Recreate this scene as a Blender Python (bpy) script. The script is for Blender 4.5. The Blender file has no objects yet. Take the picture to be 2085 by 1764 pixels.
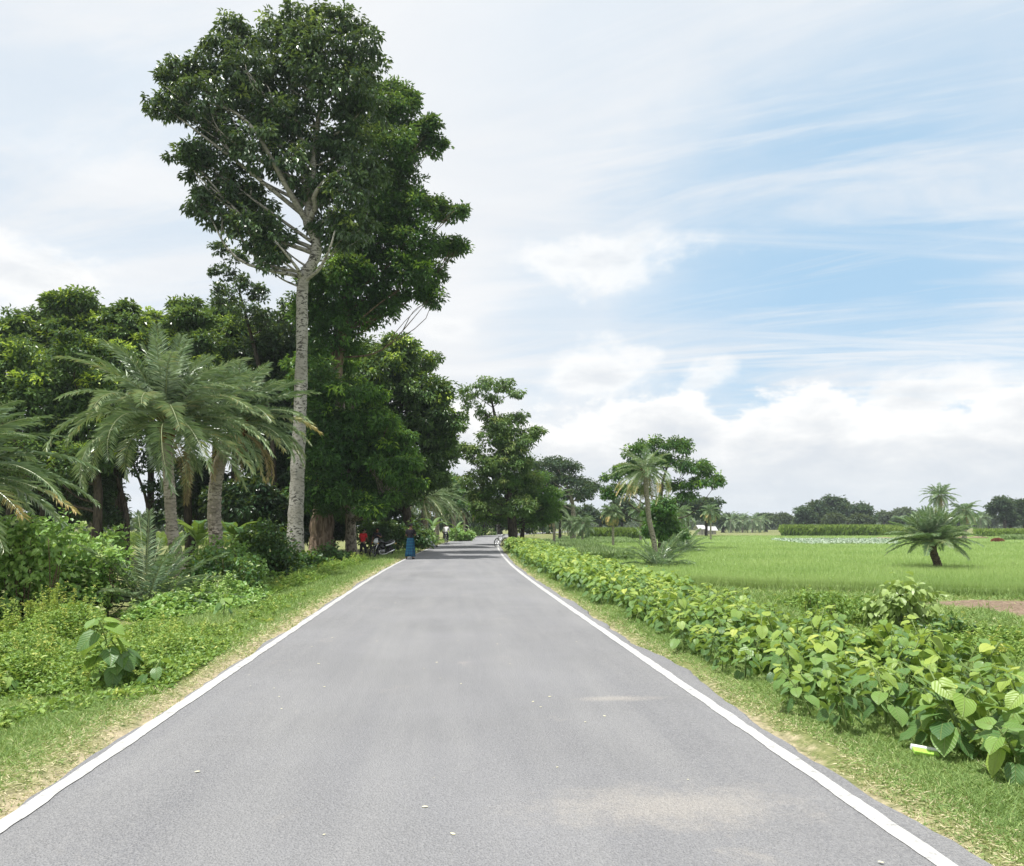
import bpy, math, random
import numpy as np
from mathutils import Vector, Matrix
PI = math.pi
R = math.radians
SC = bpy.context.scene
COL = SC.collection
H = 1.6

# ------------------------------------------------------------------ camera
F0 = 1507.0
CX, CY, VX, HY = 1042.5, 882.0, 914.0, 1069.3
pitch = math.atan((HY - CY) / F0)
yaw = math.atan((CX - VX) / F0 * math.cos(pitch))
cam_d = bpy.data.cameras.new('camera')
cam = bpy.data.objects.new('camera', cam_d)
COL.objects.link(cam)
cam.location = (0, 0, H)
cam.rotation_euler = (PI / 2 + pitch, 0, -yaw)
cam_d.sensor_width = 36.0
cam_d.lens = 36.0 * F0 / 2085.0
cam_d.clip_start = 0.05
cam_d.clip_end = 6000
SC.camera = cam
sa, ca, sp, cp = math.sin(yaw), math.cos(yaw), math.sin(pitch), math.cos(pitch)
FV = np.array([sa * cp, ca * cp, sp])
RV = np.array([ca, -sa, 0.0])
UV_ = np.array([-sa * sp, -ca * sp, cp])


def ray(x, y):
    return FV * F0 + RV * (x - CX) + UV_ * (CY - y)


def P(x, y, Y):
    d = ray(x, y)
    return np.array([0, 0, H]) + d * (Y / d[1])


def PG(x, y, z=0.0):
    d = ray(x, y)
    return np.array([0, 0, H]) + d * ((z - H) / d[2])


def project(p):
    q = np.asarray(p, float) - np.array([0, 0, H])
    dep = q @ FV
    return CX + F0 * (q @ RV) / dep, CY - F0 * (q @ UV_) / dep, dep


# ------------------------------------------------------------------ terrain
_yk = np.array([-50, 0, 22, 30, 38, 47, 57, 75, 92, 110, 130, 160, 200, 300, 3000.])
_xk = np.array([0, 0, 0, .12, .4, .8, 1.3, 2.6, 4.1, 6.6, 11, 21, 38, 70, 70.])
_yd = np.arange(-60, 420, 1.0)
_xd = np.interp(_yd, _yk, _xk)
_k = np.exp(-0.5 * (np.arange(-12, 13) / 5.0) ** 2)
_xd = np.convolve(np.pad(_xd, 12, mode='edge'), _k / _k.sum(), mode='valid')


def xc(y):
    return np.interp(y, _yd, _xd)


def bumps(x, y, s=1.0, seed=0):
    x = x / s + seed * 1.7
    y = y / s + seed * 2.9
    return (np.sin(1.3 * x + .7 * y) + np.sin(-.9 * x + 1.7 * y + 1.3) + .6 * np.sin(2.7 * x - 1.9 * y + .5)
            + .4 * np.sin(4.1 * x + 3.3 * y + 2.)) / 3.0


_uk = np.array([-2000, -60, -25, -14, -9, -6.5, -4.5, -3.4, -2.72, -2.6, 2.7, 2.82, 3.6, 5.2, 6.4, 8.0, 9.5, 14, 2000.])
_zk = np.array([-.9, -.9, -.8, -.62, -.45, -.33, -.2, -.07, -.03, -.08, -.08, -.035, -.05, -.12, -.4, -.85, -.95, -.9, -.9])


def gz(x, y):
    x = np.asarray(x, float)
    y = np.asarray(y, float)
    u = x - xc(y)
    z = np.interp(u, _uk, _zk)
    a = np.clip((np.abs(u) - 2.9) / 3.0, 0, 1)
    z = z + a * (.07 * bumps(x, y, 1.6) + .05 * bumps(x, y, .6, 3)) * np.clip(1.4 - y / 120, 0.0, 1)
    return z


# ------------------------------------------------------------------ tagging
def tag(o, label=None, cat=None, group=None, kind=None):
    if label:
        o['label'] = label
    if cat:
        o['category'] = cat
    if group:
        o['group'] = group
    if kind:
        o['kind'] = kind
    return o


def thing(name, label, cat, loc=(0, 0, 0), rotz=0.0, group=None):
    o = bpy.data.objects.new(name, None)
    COL.objects.link(o)
    o.empty_display_size = .2
    o.location = [float(c) for c in loc]
    o.rotation_euler = (0, 0, rotz)
    return tag(o, label, cat, group)


def kids(o):
    return [c for c in bpy.data.objects if c.parent == o]


def copy_tree(o, children=None):
    c = o.copy()
    COL.objects.link(c)
    for ch in (children if children is not None else kids(o)):
        d = ch.copy()
        COL.objects.link(d)
        d.parent = c
    return c


# ------------------------------------------------------------------ mesh helper
class G:
    def __init__(s):
        s.v, s.f, s.r, s.uv, s.n = [], [], [], [], 0

    def add(s, v, faces, r=0.5, uv=None):
        """faces: list of int arrays (m,k)"""
        v = np.asarray(v, float).reshape(-1, 3)
        for f in faces:
            f = np.asarray(f, int)
            if f.size:
                s.f.append(f + s.n)
        s.v.append(v)
        s.r.append(np.broadcast_to(np.asarray(r, float), (len(v),)).copy())
        s.uv.append(np.zeros((len(v), 2)) if uv is None else np.asarray(uv, float))
        s.n += len(v)

    def arrays(s):
        return np.concatenate(s.v), s.f, np.concatenate(s.r), np.concatenate(s.uv)

    def mesh(s, name, mat, off=None, smooth=False):
        v = np.concatenate(s.v)
        if off is not None:
            v = v - np.asarray(off, float)
        lt = np.concatenate([np.full(len(f), f.shape[1], int) for f in s.f])
        li = np.concatenate([f.ravel() for f in s.f])
        me = bpy.data.meshes.new(name)
        me.vertices.add(len(v))
        me.vertices.foreach_set('co', v.astype(np.float32).ravel())
        me.loops.add(len(li))
        me.loops.foreach_set('vertex_index', li.astype(np.int32))
        me.polygons.add(len(lt))
        ls = np.concatenate([[0], np.cumsum(lt)[:-1]]).astype(np.int32)
        me.polygons.foreach_set('loop_start', ls)
        me.update(calc_edges=True)
        me.polygons.foreach_set('use_smooth', np.full(len(lt), bool(smooth)))
        a = me.attributes.new('rnd', 'FLOAT', 'POINT')
        a.data.foreach_set('value', np.concatenate(s.r).astype(np.float32))
        uv = np.concatenate(s.uv)
        if np.any(uv):
            b = me.attributes.new('lv', 'FLOAT_VECTOR', 'POINT')
            b.data.foreach_set('vector', np.c_[uv, np.zeros(len(uv))].astype(np.float32).ravel())
        me.materials.append(mat)
        return me

    def build(s, name, mat, parent=None, smooth=False, local=False):
        off = None
        if parent is not None and not local:
            off = parent.location
        o = bpy.data.objects.new(name, s.mesh(name, mat, off, smooth))
        COL.objects.link(o)
        if parent is not None:
            o.parent = parent
        return o


def nrm(a):
    return a / np.maximum(np.linalg.norm(a, axis=-1, keepdims=True), 1e-9)


def tube(g, pts, rad, n=8, r=.5, jit=0.0, rng=None, cap=True):
    pts = np.asarray(pts, float)
    m = len(pts)
    rad = np.broadcast_to(np.asarray(rad, float), (m,))
    T = nrm(np.gradient(pts, axis=0))
    ref = np.array([1, 0, 0]) if abs(T[0][2]) > .8 else np.array([0, 0, 1.])
    X = np.zeros((m, 3))
    x = ref - T[0] * (ref @ T[0])
    for i in range(m):
        x = x - T[i] * (x @ T[i])
        x = x / max(np.linalg.norm(x), 1e-9)
        X[i] = x
    Y = np.cross(T, X)
    a = np.arange(n) * 2 * PI / n
    rr = np.repeat(rad[:, None], n, 1)
    if jit and rng is not None:
        rr = rr * (1 + jit * rng.normal(size=rr.shape))
    v = pts[:, None, :] + rr[..., None] * (np.cos(a)[None, :, None] * X[:, None, :] + np.sin(a)[None, :, None] * Y[:, None, :])
    i = np.arange(m - 1)[:, None] * n
    j = np.arange(n)[None, :]
    k = (j + 1) % n
    q = np.stack([i + j, i + k, i + n + k, i + n + j], -1).reshape(-1, 4)
    fs = [q]
    V = v.reshape(-1, 3)
    if cap:
        V = np.concatenate([V, pts[:1], pts[-1:]])
        jj = np.arange(n)
        kk = (jj + 1) % n
        fs.append(np.stack([kk, jj, np.full(n, m * n)], -1))
        b = (m - 1) * n
        fs.append(np.stack([b + jj, b + kk, np.full(n, m * n + 1)], -1))
    g.add(V, fs, r)


def spline(pts, k=8):
    """smooth catmull-rom through rows (any width)"""
    p = np.asarray(pts, float)
    if len(p) < 3:
        t = np.linspace(0, 1, k + 1)[:, None]
        return p[0] * (1 - t) + p[-1] * t
    q = np.concatenate([[2 * p[0] - p[1]], p, [2 * p[-1] - p[-2]]])
    out = []
    for i in range(len(p) - 1):
        a, b, c, d = q[i:i + 4]
        for t in np.arange(k) / k:
            out.append(.5 * (2 * b + (c - a) * t + (2 * a - 5 * b + 4 * c - d) * t * t + (3 * b - a - 3 * c + d) * t ** 3))
    out.append(p[-1])
    return np.array(out)


def box(g, c, s, r=.5, bev=.0, rot=None):
    """bevelled box: 24-vertex chamfer"""
    c = np.asarray(c, float)
    h = np.asarray(s, float) / 2
    b = min(bev, h.min() * .9)
    if b <= 0:
        v = np.array([[x, y, z] for x in (-1, 1) for y in (-1, 1) for z in (-1, 1)]) * h
        q = np.array([[0, 1, 3, 2], [4, 6, 7, 5], [0, 4, 5, 1], [2, 3, 7, 6], [0, 2, 6, 4], [1, 5, 7, 3]])
        fs = [q]
    else:
        import bmesh
        bm = bmesh.new()
        bmesh.ops.create_cube(bm, size=1)
        for w in bm.verts:
            w.co = Vector((w.co.x * h[0] * 2, w.co.y * h[1] * 2, w.co.z * h[2] * 2))
        bmesh.ops.bevel(bm, geom=bm.edges[:], offset=b, segments=2, affect='EDGES', profile=.5)
        bm.verts.index_update()
        v = np.array([w.co[:] for w in bm.verts])
        d = {}
        for f in bm.faces:
            d.setdefault(len(f.verts), []).append([w.index for w in f.verts])
        fs = [np.array(x) for x in d.values()]
        bm.free()
    if rot is not None:
        v = v @ np.array(rot).T
    g.add(v + c, fs, r)


def loft(g, secs, n=14, r=.5):
    """secs: rows (x,y,z, ry, rz): ellipses in the YZ plane along x, super-elliptic"""
    secs = np.asarray(secs, float)
    a = np.arange(n) * 2 * PI / n
    cc = np.sign(np.cos(a)) * np.abs(np.cos(a)) ** .8
    ss = np.sign(np.sin(a)) * np.abs(np.sin(a)) ** .8
    v = np.zeros((len(secs), n, 3))
    v[..., 0] = secs[:, None, 0]
    v[..., 1] = secs[:, None, 1] + secs[:, None, 3] * cc
    v[..., 2] = secs[:, None, 2] + secs[:, None, 4] * ss
    m = len(secs)
    i = np.arange(m - 1)[:, None] * n
    j = np.arange(n)[None, :]
    k = (j + 1) % n
    q = np.stack([i + j, i + k, i + n + k, i + n + j], -1).reshape(-1, 4)
    V = np.concatenate([v.reshape(-1, 3), secs[:1, :3], secs[-1:, :3]])
    jj = np.arange(n)
    kk = (jj + 1) % n
    b = (m - 1) * n
    g.add(V, [q, np.stack([kk, jj, np.full(n, m * n)], -1), np.stack([b + jj, b + kk, np.full(n, m * n + 1)], -1)], r)


def torus(g, c, rad, minor, n=28, k=8, axis=1, r=.5, flat=1.0):
    a = np.arange(n) * 2 * PI / n
    b = np.arange(k) * 2 * PI / k
    rr = rad + minor * np.cos(b)[None, :]
    x = rr * np.cos(a)[:, None]
    z = rr * np.sin(a)[:, None]
    y = np.broadcast_to(minor * flat * np.sin(b)[None, :], x.shape)
    v = np.stack([x, y, z], -1).reshape(-1, 3)
    i, j = np.meshgrid(np.arange(n), np.arange(k), indexing='ij')
    i2, j2 = (i + 1) % n, (j + 1) % k
    q = np.stack([i * k + j, i * k + j2, i2 * k + j2, i2 * k + j], -1).reshape(-1, 4)
    g.add(v + np.asarray(c, float), [q], r)


# leaves ----------------------------------------------------------------
def leaves(g, p, T, N, L, W, r, kind='d', droop=.15, fold=.12):
    n = len(p)
    L = np.broadcast_to(np.asarray(L, float), (n,))[:, None]
    W = np.broadcast_to(np.asarray(W, float), (n,))[:, None]
    T = nrm(T)
    B = nrm(np.cross(T, N))
    N = np.cross(B, T)
    if kind == 'd':
        v = np.stack([p, p + T * L * .45 + B * W * .5 + N * L * fold, p + T * L - N * L * droop,
                      p + T * L * .45 - B * W * .5 + N * L * fold], 1)
        f = np.array([[0, 1, 2], [0, 2, 3]])
    elif kind == 't':
        v = np.stack([p - B * W * .5, p + B * W * .5, p + T * L - N * L * droop], 1)
        f = np.array([[0, 1, 2]])
    else:
        v = np.stack([p, p + T * L * .3 + B * W * .5 + N * L * fold, p + T * L * .7 + B * W * .36 + N * L * (fold - droop * .5),
                      p + T * L - N * L * droop, p + T * L * .7 - B * W * .36 + N * L * (fold - droop * .5),
                      p + T * L * .3 - B * W * .5 + N * L * fold, p + T * L * .36, p + T * L * .7 - N * L * droop * .45], 1)
        f = np.array([[0, 1, 6, 6], [1, 2, 7, 6], [2, 3, 7, 7], [0, 6, 5, 5], [6, 7, 4, 5], [7, 3, 4, 4]])
        k = v.shape[1]
        base = (np.arange(n) * k)[:, None, None]
        t3 = np.array([[0, 1, 6], [2, 3, 7], [0, 6, 5], [7, 3, 4]])
        q4 = np.array([[1, 2, 7, 6], [6, 7, 4, 5]])
        g.add(v.reshape(-1, 3), [(t3[None] + base).reshape(-1, 3), (q4[None] + base).reshape(-1, 4)],
              np.repeat(np.broadcast_to(r, (n,)), k))
        return
    k = v.shape[1]
    base = (np.arange(n) * k)[:, None, None]
    g.add(v.reshape(-1, 3), [(f[None] + base).reshape(-1, f.shape[1])], np.repeat(np.broadcast_to(r, (n,)), k))


def heart_leaf(g, p, T, N, L, W, r, curl=.5, cup=.12, rng=None):
    """one broad leaf with a heart base, curved midrib and raised sides"""
    T = nrm(np.asarray(T, float))
    B = nrm(np.cross(T, N))
    N = np.cross(B, T)
    s = np.array([0, .08, .22, .4, .6, .8, .93, 1.0])
    w = np.array([.12, .38, .5, .47, .36, .2, .08, .0])
    back = np.array([-.02, -.06, -.02, 0, 0, 0, 0, 0])
    ang = curl * s
    mid = p + np.cumsum(np.gradient(s)[:, None] * (np.cos(ang)[:, None] * T - np.sin(ang)[:, None] * N), 0) * L
    nn = np.cos(ang)[:, None] * N + np.sin(ang)[:, None] * T
    wob = (rng.normal(size=(len(s), 2)) * .025 if rng is not None else np.zeros((len(s), 2))) * L
    v, uv = [], []
    for i in range(len(s)):
        for c in (-1, -.55, 0, .55, 1):
            up = cup * abs(c) * W * (1 - .9 * abs(c) * .6)
            wb = wob[i, 0 if c < 0 else 1] * abs(c)
            v.append(mid[i] + B * w[i] * W * c * 2 * .5 * 1.0 + nn[i] * (up + wb) + T * back[i] * L * abs(c) * 2)
            uv.append((s[i], c * max(w[i], .02) * 2))
    q = []
    for i in range(len(s) - 1):
        for c in range(4):
            q.append([i * 5 + c, i * 5 + c + 1, i * 5 + c + 6, i * 5 + c + 5])
    g.add(np.array(v), [np.array(q)], r, uv)


def rdir(rng, n):
    return nrm(rng.normal(size=(n, 3)))


def crown(g, clumps, rng, tr=.4, cov=1.0, per=30, L=.22, W=.1, droop=.35, flush=0.0, kind='d', base=.42, spread=.2, thin=.0, fill=.25):
    """clumps: rows (x,y,z,rx,ry,rz). leaves sit in tufts spread over each clump"""
    for c in clumps:
        ctr, rad = np.array(c[:3]), np.array(c[3:6])
        rm = rad.mean()
        k = max(4, int(4 * rm * rm / (tr * tr) * cov))
        d = rdir(rng, k)
        d = d[(d[:, 2] > -.55) | (rng.random(k) < .45)]
        if thin:
            d = d[rng.random(len(d)) > thin]
        k = len(d)
        tc = ctr + d * rad * (rng.random((k, 1)) ** .45 * .75 + .3)
        tv = rng.normal(base, spread * .6, k)
        fl = (rng.random(k) < flush) & (d[:, 2] > .05)
        m = per
        o = rdir(rng, k * m) * (rng.random((k * m, 1)) ** .4) * tr * rng.uniform(.7, 1.25, (k, 1)).repeat(m, 0)
        o[:, 2] *= .65
        dd = np.repeat(d, m, 0)
        p = np.repeat(tc, m, 0) + o
        T = nrm(o / tr * .9 + dd * .5 + rng.normal(size=(k * m, 3)) * .45 + np.array([0, 0, -droop]))
        N = nrm(np.array([0, 0, .9]) + dd * .45 + rng.normal(size=(k * m, 3)) * .45)
        rr = np.clip(np.repeat(tv, m) + rng.normal(0, spread * .45, k * m), 0, .8)
        rr = np.where(np.repeat(fl, m), rng.uniform(.86, 1, k * m), rr)
        sc = rng.uniform(.7, 1.25, k * m)
        leaves(g, p, T, N, L * sc, W * sc, rr, kind)
        nf = int(k * m * fill)
        if nf:
            pf = ctr + rdir(rng, nf) * (rng.random((nf, 1)) ** .4) * rad * .88
            leaves(g, pf, nrm(rng.normal(size=(nf, 3)) + [0, 0, -droop]), nrm(rng.normal(size=(nf, 3)) * .6 + [0, 0, .8]), L * 1.15, W * 1.25,
                   np.clip(rng.normal(base - .08, spread, nf), 0, .8), 'd')


# ------------------------------------------------------------------ materials
def newmat(name):
    m = bpy.data.materials.new(name)
    m.use_nodes = True
    nt = m.node_tree
    for n in list(nt.nodes):
        nt.nodes.remove(n)
    return m, nt


class NT:
    def __init__(s, nt):
        s.nt = nt

    def n(s, t, **kw):
        nd = s.nt.nodes.new(t)
        for k, v in kw.items():
            setattr(nd, k, v)
        return nd

    def l(s, a, b):
        s.nt.links.new(a, b)

    def val(s, nd, key, v):
        if isinstance(v, bpy.types.NodeSocket):
            s.l(v, nd.inputs[key])
        else:
            nd.inputs[key].default_value = v

    def math(s, op, a, b=0.0, c=None, clamp=False):
        nd = s.n('ShaderNodeMath', operation=op, use_clamp=clamp)
        s.val(nd, 0, a)
        s.val(nd, 1, b)
        if c is not None:
            s.val(nd, 2, c)
        return nd.outputs[0]

    def mix(s, f, a, b, typ='MIX'):
        nd = s.n('ShaderNodeMix', data_type='RGBA', blend_type=typ)
        s.val(nd, 0, f)
        s.val(nd, 6, a if isinstance(a, bpy.types.NodeSocket) else (*a, 1))
        s.val(nd, 7, b if isinstance(b, bpy.types.NodeSocket) else (*b, 1))
        return nd.outputs[2]

    def ramp(s, f, stops, interp='LINEAR'):
        nd = s.n('ShaderNodeValToRGB')
        nd.color_ramp.interpolation = interp
        e = nd.color_ramp.elements
        while len(e) < len(stops):
            e.new(.5)
        for x, (p, c) in zip(e, stops):
            x.position = p
            x.color = (*c, 1) if len(c) == 3 else c
        s.l(f, nd.inputs[0])
        return nd.outputs[0]

    def noise(s, vec, scale, detail=4, rough=.55, dist=0.0):
        nd = s.n('ShaderNodeTexNoise')
        if vec is not None:
            s.l(vec, nd.inputs['Vector'])
        nd.inputs['Scale'].default_value = scale
        nd.inputs['Detail'].default_value = detail
        nd.inputs['Roughness'].default_value = rough
        nd.inputs['Distortion'].default_value = dist
        return nd.outputs['Fac']

    def mapr(s, f, a, b, c=0.0, d=1.0, smooth=True):
        nd = s.n('ShaderNodeMapRange', interpolation_type='SMOOTHSTEP' if smooth else 'LINEAR')
        s.val(nd, 0, f)
        for i, v in enumerate((a, b, c, d)):
            nd.inputs[i + 1].default_value = v
        return nd.outputs[0]

    def mapping(s, vec, scale=(1, 1, 1), rot=(0, 0, 0), loc=(0, 0, 0)):
        nd = s.n('ShaderNodeMapping')
        s.l(vec, nd.inputs[0])
        nd.inputs[1].default_value = loc
        nd.inputs[2].default_value = rot
        nd.inputs[3].default_value = scale
        return nd.outputs[0]

    def bump(s, h, strength=.5, dist=.02):
        nd = s.n('ShaderNodeBump')
        nd.inputs['Strength'].default_value = strength
        nd.inputs['Distance'].default_value = dist
        s.l(h, nd.inputs['Height'])
        return nd.outputs[0]

    def principled(s, col, rough=.6, spec=.4, metal=0.0, normal=None):
        nd = s.n('ShaderNodeBsdfPrincipled')
        s.val(nd, 'Base Color', col if isinstance(col, bpy.types.NodeSocket) else (*col, 1))
        s.val(nd, 'Roughness', rough)
        s.val(nd, 'Metallic', metal)
        s.val(nd, 'Specular IOR Level', spec)
        if normal is not None:
            s.l(normal, nd.inputs['Normal'])
        return nd.outputs[0]

    def out(s, sh):
        o = s.n('ShaderNodeOutputMaterial')
        s.l(sh, o.inputs[0])


def leafmat(name, stops, rough=.5, trans=.3, veins=False, spec=.35):
    m, nt = newmat(name)
    t = NT(nt)
    a = t.n('ShaderNodeAttribute', attribute_name='rnd')
    col = t.ramp(a.outputs['Fac'], stops)
    if veins:
        v = t.n('ShaderNodeAttribute', attribute_name='lv')
        sx = t.n('ShaderNodeSeparateXYZ')
        t.l(v.outputs['Vector'], sx.inputs[0])
        av = t.math('ABSOLUTE', sx.outputs[1])
        ph = t.math('SUBTRACT', t.math('MULTIPLY', sx.outputs[0], 44.0), t.math('MULTIPLY', av, 20.0))
        w = t.math('POWER', t.math('ADD', t.math('MULTIPLY', t.math('SINE', ph), .5), .5), 5.0)
        midr = t.mapr(av, .0, .06, 1, 0)
        k = t.math('MAXIMUM', t.math('MULTIPLY', w, .42), t.math('MULTIPLY', midr, .9))
        vb = t.bump(k, .9, .006)
        col = t.mix(t.math('MULTIPLY', k, .55), col, (.45, .55, .20))
        ob = t.n('ShaderNodeTexCoord').outputs['Object']
        blot = t.mapr(t.noise(ob, 22, 3), .62, .72)
        col = t.mix(t.math('MULTIPLY', blot, .35), col, (.16, .17, .03))
    b = t.principled(col, rough, spec, normal=vb if veins else None)
    tr = t.n('ShaderNodeBsdfTranslucent')
    tc = t.mix(.5, col, (.32, .42, .04), 'MIX')
    t.l(tc, tr.inputs[0])
    mx = t.n('ShaderNodeMixShader')
    mx.inputs[0].default_value = trans
    t.l(b, mx.inputs[1])
    t.l(tr.outputs[0], mx.inputs[2])
    t.out(mx.outputs[0])
    return m


def barkmat(name, c1, c2, scale=(6, 6, 2), thr=(.4, .65), bump=.6, c3=None):
    m, nt = newmat(name)
    t = NT(nt)
    ob = t.n('ShaderNodeTexCoord').outputs['Object']
    mp = t.mapping(ob, scale)
    nz = t.noise(mp, 1.0, 6, .62, .4)
    f = t.mapr(nz, *thr)
    col = t.mix(f, c1, c2)
    if c3 is not None:
        n2 = t.mapr(t.noise(ob, .9, 3), .42, .62)
        col = t.mix(t.math('MULTIPLY', n2, .7), col, c3)
    t.out(t.principled(col, .85, .2, normal=t.bump(nz, bump, .03)))
    return m


def plain(name, c, rough=.5, metal=0.0, spec=.4, var=.15, scale=12):
    m, nt = newmat(name)
    t = NT(nt)
    ob = t.n('ShaderNodeTexCoord').outputs['Object']
    nz = t.noise(ob, scale, 4)
    col = t.mix(nz, tuple(x * (1 - var) for x in c), tuple(min(1, x * (1 + var)) for x in c))
    t.out(t.principled(col, rough, spec, metal))
    return m


def hx(s):
    """sRGB hex -> linear"""
    v = [int(s[i:i + 2], 16) / 255 for i in (0, 2, 4)]
    return tuple(x / 12.92 if x <= .04045 else ((x + .055) / 1.055) ** 2.4 for x in v)


M = {}
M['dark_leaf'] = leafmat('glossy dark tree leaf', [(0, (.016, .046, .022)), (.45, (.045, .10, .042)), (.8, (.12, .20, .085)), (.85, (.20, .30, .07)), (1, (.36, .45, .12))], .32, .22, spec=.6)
M['mango_leaf'] = leafmat('grove leaf', [(0, (.018, .055, .02)), (.45, (.06, .135, .04)), (.8, (.16, .27, .075)), (.85, (.34, .50, .06)), (1, (.52, .64, .09))], .36, .28, spec=.6)
M['feather_leaf'] = leafmat('fine feathery leaf', [(0, (.016, .058, .022)), (.45, (.050, .14, .04)), (.8, (.13, .27, .06)), (.85, (.22, .42, .05)), (1, (.34, .52, .08))], .42, .32)
M['olive_leaf'] = leafmat('olive green leaf', [(0, (.035, .085, .03)), (.45, (.10, .19, .06)), (.8, (.20, .30, .10)), (1, (.36, .42, .15))], .42, .3)
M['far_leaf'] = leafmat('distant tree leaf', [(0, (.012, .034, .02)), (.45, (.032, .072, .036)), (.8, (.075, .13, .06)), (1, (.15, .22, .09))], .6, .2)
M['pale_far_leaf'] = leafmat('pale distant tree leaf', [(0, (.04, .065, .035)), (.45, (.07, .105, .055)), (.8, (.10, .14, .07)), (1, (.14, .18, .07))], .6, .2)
M['shrub_leaf'] = leafmat('shrub leaf', [(0, (.085, .20, .05)), (.45, (.235, .41, .11)), (.8, (.38, .55, .17)), (1, (.6, .68, .32))], .4, .36, spec=.5)
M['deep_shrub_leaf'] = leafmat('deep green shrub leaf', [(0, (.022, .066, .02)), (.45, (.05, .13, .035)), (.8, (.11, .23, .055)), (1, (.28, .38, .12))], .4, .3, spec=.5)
M['row_leaf'] = leafmat('broad soft green leaf', [(0, (.05, .135, .045)), (.35, (.11, .23, .06)), (.6, (.21, .35, .065)), (.8, (.36, .47, .08)), (.94, (.52, .58, .12)), (.97, (.36, .28, .10)), (1, (.30, .23, .09))], .42, .36, veins=True, spec=.5)
M['weed_leaf'] = leafmat('small weed leaf', [(0, (.08, .17, .035)), (.45, (.20, .33, .07)), (.8, (.34, .46, .11)), (1, (.58, .58, .16))], .5, .32)
M['palm_leaf'] = leafmat('date palm leaflet', [(0, (.085, .15, .085)), (.45, (.175, .265, .145)), (.7, (.33, .42, .245)), (.85, (.46, .43, .22)), (1, (.55, .43, .19))], .34, .18, spec=.6)
M['palm_dry'] = leafmat('withered palm leaflet', [(0, (0.156, 0.117, 0.065)), (.5, (0.286, 0.221, 0.117)), (1, (0.468, 0.377, 0.208))], .7, .15)
M['banana_leaf'] = leafmat('banana leaf', [(0, (.04, .11, .03)), (.5, (.09, .19, .05)), (1, (.19, .28, .1))], .4, .3)
M['grass'] = leafmat('verge grass blade', [(0, (.10, .185, .05)), (.4, (.215, .33, .10)), (.7, (.34, .45, .15)), (.8, (.46, .45, .23)), (1, (.72, .65, .44))], .6, .3)
M['rice'] = leafmat('rice blade', [(0, (.19, .30, .09)), (.5, (.29, .41, .135)), (1, (.40, .50, .20))], .5, .4)
M['cane'] = leafmat('tall crop blade', [(0, (.08, .13, .03)), (.5, (.16, .25, .05)), (1, (.28, .38, .08))], .55, .3)
M['pale_crop'] = leafmat('pale glaucous crop leaf', [(0, (.2, .30, .19)), (.5, (.34, .43, .31)), (1, (.48, .55, .45))], .5, .2)
M['pale_grass'] = leafmat('tall bluish grass blade', [(0, (0.144, 0.240, 0.084)), (.5, (0.240, 0.360, 0.144)), (1, (0.372, 0.468, 0.240))], .6, .3)

M['pale_bark'] = barkmat('smooth pale bark with dark flecks', (.34, .33, .305), (.055, .052, .046), (5.5, 5.5, 12), (.50, .58), .5, (.24, .23, .20))
M['brown_bark'] = barkmat('fissured brown bark', (.07, .05, .035), (.22, .165, .12), (9, 9, 1.4), (.35, .65), 1.0)
M['dark_bark'] = barkmat('dark bark', (.03, .025, .02), (.09, .075, .06), (8, 8, 2), (.35, .65), .8)
M['grey_bark'] = barkmat('mottled grey bark', (.30, .27, .22), (.10, .09, .07), (7, 7, 5), (.45, .6), .6)
M['limb'] = barkmat('grey limb bark', (.20, .18, .155), (.07, .06, .05), (6, 6, 5), (.45, .65), .4)
M['palm_bark'] = barkmat('ringed palm bark', (.40, .36, .31), (.10, .085, .07), (7, 7, 16), (.45, .62), 1.0, (.27, .235, .20))
M['palm_bark_brown'] = barkmat('brown palm bark', (.12, .088, .064), (.04, .03, .024), (10, 10, 14), (.4, .62), 1.0)
M['palm_boot'] = barkmat('rusty palm leaf bases', (.30, .15, .07), (.07, .035, .02), (10, 10, 5), (.35, .6), .8)
M['cut_wood'] = barkmat('freshly cut trunk wood', (.50, .38, .28), (.30, .22, .16), (12, 12, 5), (.4, .65), .5)
M['stem'] = plain('green stem', (.13, .19, .05), .6)
M['woody_stem'] = plain('woody stem', (.12, .09, .05), .8)

# asphalt
m, nt = newmat('worn asphalt')
t = NT(nt)
ob = t.n('ShaderNodeTexCoord').outputs['Object']
big = t.noise(ob, .35, 4, .6)
mid = t.noise(t.mapping(ob, (1.6, .25, 1)), 1.0, 5, .6)
fine = t.noise(ob, 55, 3, .7)
vor = t.n('ShaderNodeTexVoronoi')
vor.inputs['Scale'].default_value = 90
t.l(ob, vor.inputs['Vector'])
col = t.ramp(big, [(.3, hx('68696c')), (.7, hx('7b7c80'))])
col = t.mix(t.mapr(mid, .35, .75, 0, .45), col, hx('8b8b8b'))
col = t.mix(t.mapr(fine, .3, .75, 0, .55), col, hx('939393'))
col = t.mix(t.mapr(vor.outputs['Distance'], .0, .35, .5, 0), col, hx('454546'))
trk = t.noise(t.mapping(ob, (2.2, .05, 1)), 1.0, 4, .6)
col = t.mix(t.mapr(trk,   .42, .68, 0, .2), col, hx('8f8f8e'))
chip = t.mapr(t.noise(ob, 120, 2, .8), .58, .75, 0, .75)
col = t.mix(chip, col, hx('aaa8a4'))
dark = t.mapr(t.noise(ob, 85, 3, .8), .56, .72, 0, .7)
col = t.mix(dark, col, hx('37373a'))
dust = t.mapr(t.noise(ob, .9, 6, .7, .6), .6, .78, 0, .5)
col = t.mix(dust, col, hx('a39d94'))
spk = t.mapr(t.noise(t.mapping(ob, (1, .7, 1)), 9.0, 4, .6), .70, .78, 0, .6)
col = t.mix(spk, col, hx('b0ab9f'))
sx = t.n('ShaderNodeSeparateXYZ')
t.l(ob, sx.inputs[0])


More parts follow.
